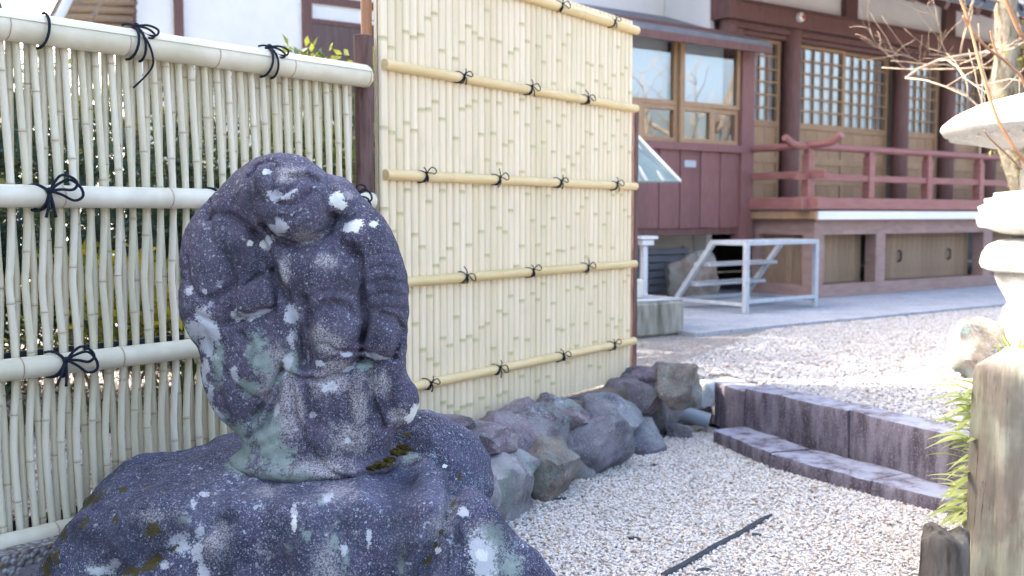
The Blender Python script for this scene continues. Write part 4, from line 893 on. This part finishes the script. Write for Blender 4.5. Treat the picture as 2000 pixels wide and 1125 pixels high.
for a, b, t in ((-.71, -.315, .05), (-1.16, -.712, .03), (-1.68, -1.20, .05), (-2.06, -1.682, .03), (-2.6, -2.07, .04)): casement(a, b, 1.852, 2.212, .045, TA + t, blind=False)
ob('mullion', hb(-1.198, -1.162, TA - .015, TA + .09, 1.852, 2.912), M['tanwood'], annex)
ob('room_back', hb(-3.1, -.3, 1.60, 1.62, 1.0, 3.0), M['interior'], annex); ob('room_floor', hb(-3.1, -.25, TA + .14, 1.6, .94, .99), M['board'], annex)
def slope_slab(name, s0, s1, t0, z0, t1, z1, th, mat, parent):
    return ob(name, MB().add([hp(s, t, z + d) for s in (s0, s1) for t, z in ((t0, z0), (t1, z1)) for d in (0, th)], [(0, 1, 3, 2), (4, 6, 7, 5), (0, 4, 5, 1), (2, 3, 7, 6), (1, 5, 7, 3), (0, 2, 6, 4)]), mat, parent)
zA = h_s(1508, 92, .60)[1]
slope_slab('roof', -3.6, -.08, .60, zA + .0, 1.76, zA + .40, .045, M['sheet'], annex)
ob('fascia', hb(-3.6, -.09, .58, .62, zA - .075, zA - .003), M['darkwood'], annex)
slope_slab('eave_board', -3.5, -.12, .64, zA - .055, .80, zA - .01, .02, M['darkwood'], annex)
ob('foundation_wall', hb(-3.1, -.35, 1.30, 1.40, ZT, .99), M['plaster_grey'], annex)
for k in range(6): piece('vent_slat', -3.0, -.62, 1.22, 1.245, .33 + .078 * k, .33 + .078 * k + .062, M['greyslat'], annex)
for k in range(3): piece('slat_post', -.66 - .78 * k, -.62 - .78 * k, 1.25, 1.29, .30, .80, M['greyslat'], annex)
s_, z_ = h_s(1348, 320, TA - .01); piece('name_plate', s_ - .08, s_ + .08, TA - .012, TA - .002, z_ - .035, z_ + .035, M['steel'], annex)

# ================================================================== WHITE HOUSE BEHIND THE FENCE
house = thing('plaster_house', hp(-4, 2, ZT), 'white plastered house with dark posts and a brown door behind the bamboo fences', 'building')
TH = 1.78
ob('wall', hb(-6.22, -.49, TH, TH + .1, ZT, 5.35), M['plaster'], house); ob('wall', hb(-6.22, -6.12, TH + .1, TH + 5, ZT, 5.35), M['plaster'], house)
for a, b in ((-6.26, -6.16), (-5.86, -5.79), (-4.76, -4.675), (-3.3, -3.2)): ob('post', hb(a, b, TH - .03, TH - .001, ZT, 5.2), M['darkwood'], house)
ob('beam', hb(-4.674, -3.301, TH - .025, TH - .001, 2.965, 3.03), M['darkwood'], house); ob('beam', hb(-4.674, -3.301, TH - .024, TH - .001, 2.79, 2.83), M['darkwood'], house)
ob('door', hb(-4.674, -3.301, TH - .018, TH - .001, .6, 2.789), plain('dusky_brown_door', (.11, .075, .075), (.16, .115, .115), 6, .6, (5, 5, .6), .1), house)
ob('base_board', hb(-6.2, -.5, TH - .02, TH - .001, ZT, .58), M['board'], house)
slope_slab('roof', -6.9, -.52, .75, 4.95, 4.4, 6.6, .12, M['tile'], house); slope_slab('soffit', -6.85, -.54, .80, 4.90, TH, 5.3, .03, M['board'], house)  # roof above the view, raised so its shadow reaches across the terrace gravel
# low lean-to roof on the house's left end: boards on battens, seen from below
A_, B_, C_, D_ = y_at(96, 46, 7.0), y_at(240, 52, 8.0), y_at(150, -60, 7.5), y_at(300, -60, 8.5)
def quad_slab(name, a, b, c, d, th, mat, parent): return ob(name, MB().add([p + np.array([0, 0, e]) for e in (0, th) for p in (a, b, d, c)], [(3, 2, 1, 0), (4, 5, 6, 7), (0, 1, 5, 4), (1, 2, 6, 5), (2, 3, 7, 6), (3, 0, 4, 7)]), mat, parent)
quad_slab('lean_to_roof', A_, B_, C_, D_, .05, M['board'], house)
for k in range(7):
    t = (k + .3) / 7; a, b = A_ + (C_ - A_) * t, B_ + (D_ - B_) * t; ob('batten', MB().tube([a + [0, 0, -.03], b + [0, 0, -.03]], .032, 8), M['tanwood'], house, smooth=True)
for k, t in enumerate((0.0, .42)): a, c = A_ + (B_ - A_) * t, C_ + (D_ - C_) * t; ob('gutter', MB().tube([a + [0, 0, -.05], c + [0, 0, -.05]], .035 if k else .05, 8), M['white_paint'] if k == 0 else M['twig'], house, smooth=True)

# ================================================================== SIDE HOUSE (added out of view on the left to cast shade over the court)
side = thing('unseen_shade_house', (-4.6, 1.2, ZT), 'plastered side house added out of view left of the court to shade it', 'building')
ob('wall', MB().box((-4.9, 1.0, 2.35), (3.0, 8.6, 4.2)), M['plaster'], side)
ob('wainscot', MB().box((-3.39, 1.0, .75), (.02, 8.6, 1.0)), M['board'], side)
for y in (-3.2, -1.4, .4, 2.2, 4.0, 5.25): ob('post', MB().box((-3.392, y, 2.4), (.05, .12, 4.0)), M['darkwood'], side)
for sg in (-1, 1):
    x0, x1 = -4.9 + sg * 2.15, -4.9
    ob('roof', MB().add([(x, y, z + d) for x, z in ((x0, 4.36), (x1, 5.75)) for y in (-3.8, 5.85) for d in (0, .12)], [(0, 1, 3, 2), (4, 6, 7, 5), (0, 4, 5, 1), (2, 3, 7, 6), (1, 5, 7, 3), (0, 2, 6, 4)]), M['tile'], side)

# ================================================================== THINGS IN FRONT OF THE HALL
def bar(a, b, w=.045): 
    a, b = np.array(a), np.array(b); d = b - a; L_ = np.linalg.norm(d); e = d / L_; s_ = np.cross(e, [0, 0, 1]) if abs(e[2]) < .9 else HE; s_ = s_ / np.linalg.norm(s_); u = np.cross(s_, e)
    return MB().box((a + b) / 2, (L_, w, w), [e, s_, u], .004)
fl = z_at(1456, 613, ZT + .02); fr = z_at(1591, 600, ZT + .02); be = (fr - fl) / np.linalg.norm(fr - fl); bb = np.array([-be[1], be[0], 0]); WB = np.linalg.norm(fr - fl)
stand = thing('steel_step_stand', (fl + fr) / 2, 'grey galvanised steel step frame with slanted side on the concrete path', 'step stand')
def bp(s, t, z): return fl + be * s + bb * t + np.array([0, 0, z])
HT = .60; TP = .36; LN = .76
for s_ in (0, WB):
    ob('leg', bar(bp(s_, 0, 0), bp(s_, 0, HT)), M['steel'], stand); ob('leg', bar(bp(s_, LN, 0), bp(s_, LN, .12)), M['steel'], stand)
    ob('slanted_bar', bar(bp(s_, TP, HT), bp(s_, LN, .10)), M['steel'], stand); ob('side_rail', bar(bp(s_, 0, .075), bp(s_, LN, .075), .032), M['steel'], stand)
ob('cross_bar', bar(bp(0, 0, .10), bp(WB, 0, .10), .034), M['steel'], stand)
ob('cross_bar', bar(bp(0, LN, .075), bp(WB, LN, .075), .034), M['steel'], stand)
ob('platform', MB().box(bp(WB / 2, TP / 2, HT), (WB + .045, TP + .04, .04), [be, bb, [0, 0, 1]], .004), M['steel'], stand)
for t_, z_ in ((.50, .40), (.63, .22)): ob('tread', MB().box(bp(WB / 2, t_, z_), (WB - .04, .20, .03), [be, bb, [0, 0, 1]], .004), M['steel'], stand)
p = hp(-1.0, .75, ZT + .2); tag(rock('round_boulder', p + [0, 0, .04], (.26, .22, .25), 233, M['wallstone'][2], cuts=5), 'rough brown foundation boulder behind the steel step frame', 'boulder')
# stone trough with a white block on it, beside the post
p0, p1 = z_at(1205, 662, ZT), z_at(1338, 650, ZT); e = (p1 - p0) / np.linalg.norm(p1 - p0); b_ = np.array([-e[1], e[0], 0]); L_ = np.linalg.norm(p1 - p0)
tr_ = thing('stone_slab', (p0 + p1) / 2, 'thick moss-streaked stone slab beside the right post of the bamboo screen', 'stone slab')
ob('block', MB().box((p0 + p1) / 2 + b_ * .25 + [0, 0, .115], (L_, .5, .25), [e, b_, [0, 0, 1]], .02), M['basin'], tr_)
ob('upper_face', MB().box((p0 + p1) / 2 + b_ * .25 + [0, 0, .247], (L_ - .03, .47, .02), [e, b_, [0, 0, 1]], .008), M['graystone'], tr_)
q = (p0 + p1) / 2 + b_ * .25; tag(ob('white_block', MB().box(q + e * (-.03) + [0, 0, .325], (.18, .2, .14), [e, b_, [0, 0, 1]], .012), M['lantern']), 'small pale stone block standing on the moss-streaked slab', 'block')
p = on_plane(1258, 464, hp(0, .6, 0), HB); tag(ob('white_tray', MB().box(p, (.22, .16, .03), HAX, .005).box(p + [0, 0, -.045], (.14, .12, .05), HAX).box(np.array([p[0], p[1], (p[2] - .075 + ZT) / 2]), (.05, .05, p[2] - .075 - ZT), HAX), M['white_paint']), 'small white tray on a slim stand under the red boarding beside the screen', 'tray')
# little green sheet-metal roof on posts (only its right part shows past the screen)
gr = thing('green_canopy', y_at(1200, 660, 7.7) * [1, 1, 0] + [0, 0, ZT], 'small pale green ribbed metal canopy beside the bamboo screen', 'canopy')
ga, gb, gc, gd = y_at(1160, 356, 7.35), y_at(1328, 357, 7.65), y_at(1130, 205, 8.0), y_at(1238, 262, 8.25)
quad_slab('roof_sheet', ga, gb, gc + [0, 0, .0], gd, .012, M['greenroof'], gr)
for k in range(6):
    t = k / 5; a, c = ga + (gb - ga) * t, gc + (gd - gc) * t; ob('roof_rib', MB().tube([a + [0, 0, .014], c + [0, 0, .014]], .014, 8), plain('highlight_ridge_metal', (.62, .64, .62), (.7, .72, .7), 9, .35, bump=.05) if k == 0 else bpy.data.materials['highlight_ridge_metal'], gr, smooth=True)  # ribs coloured near white to stand for their bright highlights
for q in ((ga + gc) / 2, (gb + gd) / 2 - np.array([.06, 0, 0])): ob('post', MB().tube([np.array([q[0] - .12, q[1] + .1, ZT]), np.array([q[0] - .12, q[1] + .1, q[2]])], .03, 10), M['post_brown'], gr)

# ================================================================== STONE LANTERN
LC = z_at(2085, 690, .0); LY = 5.35; LX = (2085 - 1000) / FPX * LY * 1.003
lz = lambda py: float(y_at(2085, py, LY)[2]); lk = LY / FPX
lan = thing('stone_lantern', (LX, LY, ZT), 'sunlit pale stone lantern with a broad round cap at the right edge', 'stone lantern')
def lp(name, prof, n=40, wob=None): return ob(name, MB().lathe((LX, LY, 0), [(r * lk, lz(y)) for r, y in prof], n, wob), M['lantern'], lan, smooth=True, angle=38)
cap_ = lp('cap', [(88, 290), (150, 284), (215, 268), (232, 262), (240, 250), (236, 240), (215, 222), (170, 200), (110, 184), (50, 176), (12, 174)], 48)
for k in range(44):
    a = 2 * math.pi * k / 44; d = np.array([math.cos(a), math.sin(a), 0]); o_ = np.array([LX, LY, 0])
    ob('rib', MB().tube([o_ + d * 110 * lk + [0, 0, lz(287)], o_ + d * 222 * lk + [0, 0, lz(266.5)]], [.006, .011], 6), M['lantern'], cap_)
lp('finial', [(40, 178), (58, 160), (60, 140), (40, 118), (12, 104), (2, 100)], 24)
lp('fire_box', [(92, 378), (96, 372), (96, 292), (88, 286)], 8)
lp('platform', [(96, 462), (122, 456), (146, 447), (160, 444), (163, 438), (166, 422), (160, 414), (163, 404), (150, 398), (152, 388), (136, 385), (137, 376), (100, 372)], 48, lambda a, j: 1 + (.018 * math.cos(16 * a) if 2 < j < 11 else 0))
lp('lotus_base', [(112, 532), (140, 531), (153, 526), (157, 516), (155, 495), (145, 480), (125, 470), (95, 462)], 64, lambda a, j: 1 + (.030 * math.cos(10 * a) if j in (1, 2, 3) else 0))
lp('stem', [(150, 735), (150, 690), (126, 684), (122, 640), (116, 618), (113, 604), (106, 596), (110, 585), (124, 560), (132, 540), (128, 528)], 40)
p = z_at(1940, 745, ZT); tag(rock('lantern_rock', p + [.02, .14, .11], (.16, .15, .17), 247, M['wallstone'][2], cuts=8, rough=.12), 'angular grey rock on the terrace gravel in front of the stone lantern', 'rock')

# ================================================================== WEATHERED LOGS AND FERN
def m_log():
    t = NT('weathered_greenish_timber'); v = t.co((1, 1, .12)); f = t.noise(26, 6, .65, v); g = t.noise(5, 3, .5)
    c = t.mix(t.step(f, .35, .7), (.15, .13, .10), (.42, .39, .32)); c = t.mix(t.math('MULTIPLY', t.step(g, .4, .6), .45), c, (.30, .34, .27)); c = t.mix(t.math('MULTIPLY', t.step(t.noise(3.2, 4, .6), .48, .60), .7), c, (.15, .125, .11)); c = t.mix(t.step(t.noise(60, 4, .7, v), .60, .72), c, (.05, .04, .035))
    t.bump(f, .8, .012); return t.fin(c, .9, .15)
M['log'] = m_log()
M['log_dark'] = plain('dark_grey_log', (.055, .048, .042), (.19, .17, .145), 22, .95, (1, 1, .18), 1.0, .012, fine=40)
def log(c, r, z1, seed, label, lean=0.0, mat='log', flare=0.0):
    bm = bmesh.new(); n, m = 40, 26; vs = []
    ring = np.linspace(0, 1, m)
    for j, t in enumerate(ring):
        for k in range(n):
            a = 2 * math.pi * k / n; q = np.array([math.cos(a) * 2.2, math.sin(a) * 2.2, t * 1.2 + seed])
            rr = r * (1 + flare * max(0, .75 - t) + .13 * float(fbm(q[None], 3, seed)[0]) + .03 * math.sin(9 * a + seed + 2 * t) + .02 * math.sin(17 * a + 3 * seed - 5 * t)); top = 1 if t < .94 else (1 - .35 * ((t - .94) / .06) ** 2)
            vs.append((c[0] + rr * top * math.cos(a) + lean * t, c[1] + rr * top * math.sin(a), -.05 + (z1 + .05) * t + (.012 * math.sin(3 * a + seed) if t > .9 else 0)))
    mb = MB().add(vs, [(j * n + k, j * n + (k + 1) % n, (j + 1) * n + (k + 1) % n, (j + 1) * n + k) for j in range(m - 1) for k in range(n)] + [tuple((m - 1) * n + k for k in range(n))])
    return tag(ob('log_post', mb, M[mat], smooth=True, angle=50), label, 'log post', 'weathered log posts at the bed edge')
Yl = 2.95
lx = lambda px, Y: (px - 1000) / FPX * Y
log((lx(2022, Yl), Yl), .135, float(y_at(1960, 702, Yl - .1)[2]), 3, 'tall weathered greenish timber log post at the right edge', -.015, 'log', .22)
log((lx(1862, 2.82), 2.82), .066, float(y_at(1862, 1040, 2.8)[2]), 8, 'short dark cut log post standing beside the tall timber post', 0, 'log_dark')
log((lx(1922, 3.25), 3.25), .035, float(y_at(1915, 905, 3.25)[2]), 12, 'thin pinkish stake half hidden by the fern behind the tall timber post')
def leaf_blades(specs):
    """each blade: base, direction, length, width, droop -> folded lanceolate leaf"""
    mb = MB()
    for b, d, L_, wd, dr in specs:
        b = np.array(b); d = np.array(d, float); d /= np.linalg.norm(d); s_ = np.cross(d, [0, 0, 1.0]); s_ /= np.linalg.norm(s_) + 1e-9; u = np.cross(s_, d); vs = []; n = 6
        for i in range(n + 1):
            t = i / n; c = b + d * L_ * t + np.array([0, 0, -dr * L_ * t * t]); ww = wd * (math.sin(math.pi * (t * .86 + .14) ** .8)) * .5 + (.0004)
            vs += [c - s_ * ww + u * ww * .35, c, c + s_ * ww + u * ww * .35]
        mb.add(vs, [(3 * i + k, 3 * i + k + 1, 3 * i + k + 4, 3 * i + k + 3) for i in range(n) for k in (0, 1)])
    return mb
g = random.Random(5)
fern = thing('leafy_fern', (lx(1940, 3.2), 3.2, .1), 'sunlit yellow-green narrow-leaved plant spilling left from behind the tall timber post', 'plant')
specs = []
for k in range(110):
    py = g.uniform(745, 1020); Y = g.uniform(3.02, 3.42); b = y_at(g.uniform(1885, 1960), py + g.uniform(0, 25), Y)
    specs.append((b, (-g.uniform(.5, 1), g.uniform(-.6, .35), g.uniform(-.15, .6)), g.uniform(.09, .17), g.uniform(.017, .030), g.uniform(.1, .45)))
ob('foliage', leaf_blades(specs), M['leaf_fern'], fern, smooth=True)
for k in range(5): x = lx(1935 + 14 * k, 3.25); ob('stem', MB().tube(smooth_path([(x + .05, 3.28, .0), (x + .02, 3.25, .3), (x - .03, 3.2, .50 + .05 * k)], 4), .004, 6), M['shoot'], fern, smooth=True)
tuft = thing('grass_tuft', (lx(1990, 4.2), 4.2, ZT), 'light green grassy tuft between the tall timber post and the lantern', 'plant')
specs = []
for k in range(70):
    b = y_at(g.uniform(1960, 2040), g.uniform(690, 745), 4.2 + g.uniform(-.15, .15)); specs.append((b, (g.uniform(-.6, .6), g.uniform(-.5, .4), g.uniform(.5, 1.2)), g.uniform(.12, .26), g.uniform(.008, .014), g.uniform(.1, .5)))
ob('foliage', leaf_blades(specs), M['leaf_fern'], tuft, smooth=True)
ob('soil_mound', MB().lathe((LX + .1, 4.6, 0), [(.85, ZT - .04), (.7, ZT + .03), (.5, ZT + .07), (.25, ZT + .09), (.05, ZT + .095)], 28, lambda a, j: 1 + .10 * math.sin(3 * a + j) + .05 * math.sin(7 * a + 2 * j)), M['earth'], kind='structure')

# ================================================================== SHRUBS BEHIND THE FENCE
def leaf_cloud(rs, n, c, rad, size, up=.3, asp=.5, shell=.55, cull=None):
    d = rs.normal(size=(n, 3)); d /= np.linalg.norm(d, axis=1)[:, None]; r = shell + (1 - shell) * rs.rand(n) ** .6
    P = np.array(c) + d * r[:, None] * np.array(rad) * (1 + .30 * fbm(d * 2.2 + c[0] * 3, 2, 4))[:, None]
    P = P[fbm(P * 5.0, 2, 17) > -.25]; n = len(P)
    f = rs.normal(size=(n, 3)) + np.array([0, -.2, up]); f /= np.linalg.norm(f, axis=1)[:, None]; a = rs.normal(size=(n, 3)); s_ = np.cross(f, a); s_ /= np.linalg.norm(s_, axis=1)[:, None]; nn = np.cross(s_, f)
    L_ = size * (.6 + .8 * rs.rand(n))[:, None]; W_ = L_ * asp
    V = np.stack([P, P + f * L_ * .45 + s_ * W_ * .5 + nn * W_ * .18, P + f * L_, P + f * L_ * .45 - s_ * W_ * .5 + nn * W_ * .18], 1).reshape(-1, 3)
    i = np.arange(n)[:, None] * 4; return V, np.concatenate([i + [0, 1, 2], i + [0, 2, 3]])
def shrub(name, label, c, rad, n, size, mat, seed, asp=.5, up=.3, extra=None, cat='shrub', stems=7, zg=ZT, shell=.35):
    rs = np.random.RandomState(seed); t = thing(name, (c[0], c[1], zg), label, cat)
    V, F = leaf_cloud(rs, n, c, rad, size, up, asp, shell); ob('foliage', np_mesh('foliage', V, F), mat, t)
    if extra:
        m2, n2, sz2, c2, r2 = extra; V, F = leaf_cloud(rs, n2, c2, r2, sz2, .5, asp, .2); ob('young_leaves', np_mesh('young_leaves', V, F), m2, t)
    mb = MB()
    for k in range(stems):
        a = rs.rand() * 6.28; e = np.array(c) + np.array([math.cos(a) * rad[0], math.sin(a) * rad[1], rs.uniform(-.2, .6) * rad[2]]) * .7
        b = np.array([c[0] + .05 * math.cos(a), c[1] + .05 * math.sin(a), zg - .02]); mb.tube(smooth_path([b, b * .5 + e * .5 + rs.normal(size=3) * .04, e], 4), [.010 - .0009 * q for q in range(9)], 6)
    ob('branch', mb, M['bark'], t, smooth=True)
shrub('pine_shrub', 'dense blue-green needle shrub behind the left end of the lattice fence', (-2.45, 4.75, 1.0), (.80, .5, .95), 14000, .13, M['needle'], 1, .10, .6, None, shell=.1)
shrub('pine_shrub', 'airy blue-green needle shrub behind the lattice left of the statue', (-1.55, 4.95, .95), (.48, .4, .85), 8000, .12, M['needle'], 2, .10, .6, None, shell=.1)
shrub('evergreen_bush', 'dark broad-leaved bush behind the lattice just left of the statue', (-1.15, 5.25, .95), (.48, .35, .75), 3600, .07, M['leaf_dark'], 3)
shrub('flowering_bush', 'low bush with yellow flowers glowing through the lattice left of the statue', (-1.72, 4.35, .72), (.40, .25, .28), 900, .05, M['leaf_lime'], 4, .55, .3, (M['leaf_yellow'], 700, .045, (-1.68, 4.28, .82), (.36, .2, .2)))
shrub('lime_topped_shrub', 'tall shrub whose lime green tips rise over the lattice fence near the brown post', (-.95, 5.1, 1.25), (.34, .26, .62), 2200, .06, M['leaf_dark'], 5, .5, .3, (M['leaf_lime'], 150, .05, (-1.0, 5.05, 1.85), (.26, .2, .11)), stems=9)
shrub('lime_topped_shrub', 'slim lime-leaved shrub peeping over the fence beside the copper-coloured pole', (-.66, 4.85, 1.35), (.16, .14, .62), 450, .045, M['leaf_dark'], 6, .5, .3, (M['leaf_lime'], 55, .05, (-.66, 4.85, 1.85), (.07, .07, .14)), stems=5)
shrub('evergreen_bush', 'dark bush with small leaves filling the lattice behind the statue head', (-.75, 4.55, .85), (.26, .20, .60), 2000, .055, M['leaf_dark'], 7)
shrub('dapple_tree', 'slender evergreen tree added unseen behind the tall bamboo screen to dapple the gravel', (-.15, 6.15, 1.65), (.45, .55, .85), 3600, .085, M['leaf_dark'], 41, cat='tree', stems=5)  # unseen tree added to break up the sun on the terrace
shrub('dapple_tree', 'taller evergreen tree added unseen behind the bamboo screen near the white house to dapple the gravel', (-.35, 7.05, 1.95), (.5, .55, 1.0), 3600, .09, M['leaf_dark'], 43, cat='tree', stems=5)  # second unseen tree, added for the same dappled sunlight
shrub('evergreen_bush', 'wide dark bush in front of the white house, far behind the lattice left end', (-2.5, 6.1, 1.1), (.95, .4, .95), 4200, .09, M['leaf_dark'], 44)
shrub('evergreen_bush', 'dark bush in front of the white house, far behind the statue', (-1.25, 6.5, 1.1), (.65, .35, .9), 3000, .085, M['leaf_dark'], 45)
shrub('strap_leaf_border', 'dark strap-leaved border plants low behind the lattice fence', (-1.45, 4.15, .36), (.62, .22, .22), 900, .17, M['leaf_dark'], 8, .07, 1.4, cat='plant', stems=0, shell=.0) if False else None
specs = []; g = random.Random(11)
bord = thing('strap_leaf_border', (-1.4, 4.3, ZT), 'dark strap-leaved border plant low behind the lattice fence', 'plant')
for k in range(420):
    b = (g.uniform(-2.1, -.75), 0, ZT); b = (b[0], 4.25 + .35 * (b[0] + 1.4) + g.uniform(-.22, .22), ZT); specs.append((b, (g.uniform(-.8, .8), g.uniform(-.8, .6), g.uniform(.6, 1.5)), g.uniform(.14, .30), g.uniform(.007, .013), g.uniform(.2, .7)))
ob('foliage', leaf_blades(specs), M['leaf_dark'], bord, smooth=True)

# ================================================================== PLUM TREE AND SHOOTS
def branch(mb, p, d, L_, r, depth, rs, up=.12):
    n = 5; P = [np.array(p)]; d = np.array(d, float)
    for i in range(n):
        d = d + rs.normal(size=3) * .16 + np.array([0, 0, up * .25]); d /= np.linalg.norm(d); P.append(P[-1] + d * L_ / n)
    mb.tube(P, list(np.linspace(r, r * .6, n + 1)), 7 if r > .01 else 5)
    if depth:
        for i in range(1, n + 1):
            for _ in range(1 if depth > 1 else 2):
                if rs.rand() < .78:
                    s_ = rs.normal(size=3); s_ -= d * (s_ @ d); s_[2] = abs(s_[2]) * .7; s_ /= np.linalg.norm(s_); branch(mb, P[i], d * .55 + s_ * .75, L_ * rs.uniform(.45, .75), max(r * .5, .0017), depth - 1, rs, up)
def plum(name, label, base, trunk, limbs, seed, moss=True):
    rs = np.random.RandomState(seed); t = thing(name, base, label, 'tree')
    tk = smooth_path(trunk, 5); ob('trunk', MB().tube([np.array(q) + rs.normal(size=3) * .006 for q in tk], list(np.linspace(.11, .06, len(tk)) * (1 + .12 * rs.randn(len(tk)))), 14), M['bark'], t, smooth=True)
    for o_, d, L_, r in limbs:
        mb = MB(); branch(mb, o_, d, L_, r, 2, rs, .16); ob('limb', mb, M['twig'], t, smooth=True)
    if moss:
        V, F = leaf_cloud(rs, 900, np.array(tk[len(tk) // 2]), (.16, .16, .55), .045, -.2, .3, .5); ob('moss_growth', np_mesh('moss_growth', V, F), M['moss_tuft'], t)
TX, TY = lx(1958, 6.6), 6.6
plum('plum_tree', 'bare mossy plum tree with pale twigs above the stone lantern', (TX + .35, TY, ZT), [(TX + .4, TY, ZT - .05), (TX + .22, TY, 1.0), (TX + .02, TY, 1.75), (TX - .02, TY, 2.3), (TX + .08, TY + .1, 3.0)],
     [((TX, TY, 2.20), (-.95, .0, .12), .95, .012), ((TX, TY, 2.45), (-.95, .1, .10), .95, .009), ((TX, TY, 2.05), (-.8, .3, .3), .8, .007), ((TX + .05, TY, 2.7), (.6, -.2, .6), 1.1, .03), ((TX + .1, TY, 2.9), (-.1, .1, 1), 1.2, .04), ((TX + .05, TY, 2.2), (.8, -.3, .3), 1.0, .025)], 12)
plum('plum_tree', 'bare plum tree standing out of view right of the temple court', (8.2, 9.6, ZT), [(8.2, 9.6, ZT - .05), (8.1, 9.6, 1.1), (8.3, 9.6, 2.0), (8.3, 9.7, 2.6)],
     [((8.2, 9.6, 1.5), (-.6, -.5, .6), 1.6, .05), ((8.3, 9.6, 1.9), (-.3, .8, .6), 1.7, .05), ((8.3, 9.65, 2.2), (.4, -.8, .6), 1.7, .05), ((8.3, 9.7, 2.5), (-.2, .2, 1), 1.8, .05), ((8.3, 9.7, 2.4), (.8, .3, .5), 1.5, .04)], 15, False)
shoot = thing('young_shoot', (lx(2060, 3.6), 3.6, ZT), 'slender reddish young shoots crossing in front of the stone lantern', 'plant')
def shp(*pts): return smooth_path([y_at(x, y, Y) for x, y, Y in pts], 6)
for pts, r0, r1 in (([(2110, 850, 3.62), (2060, 560, 3.6), (2012, 345, 3.6), (1978, 285, 3.6), (1945, 225, 3.62), (1915, 130, 3.66), (1893, 45, 3.7), (1868, -20, 3.72)], .0085, .005), ([(2120, 850, 3.64), (2090, 480, 3.7), (2010, 190, 3.7), (1975, 130, 3.7), (1930, 95, 3.7), (1900, 62, 3.7), (1880, 30, 3.7)], .0065, .004),
                    ([(1995, 330, 3.6), (1965, 300, 3.58), (1935, 272, 3.56), (1922, 255, 3.55)], .004, .002), ([(2130, 850, 3.66), (2090, 420, 3.7), (2020, 120, 3.7), (1990, 60, 3.7), (1965, 0, 3.7), (1955, -30, 3.7)], .009, .007), ([(1950, 110, 3.7), (1940, 85, 3.7), (1934, 60, 3.7)], .004, .0025), ([(2030, 380, 3.6), (2000, 320, 3.6), (1990, 305, 3.6)], .004, .002)):
    P = shp(*pts); ob('shoot', MB().tube(P, list(np.linspace(r0, r1, len(P))), 8), M['shoot'], shoot, smooth=True)
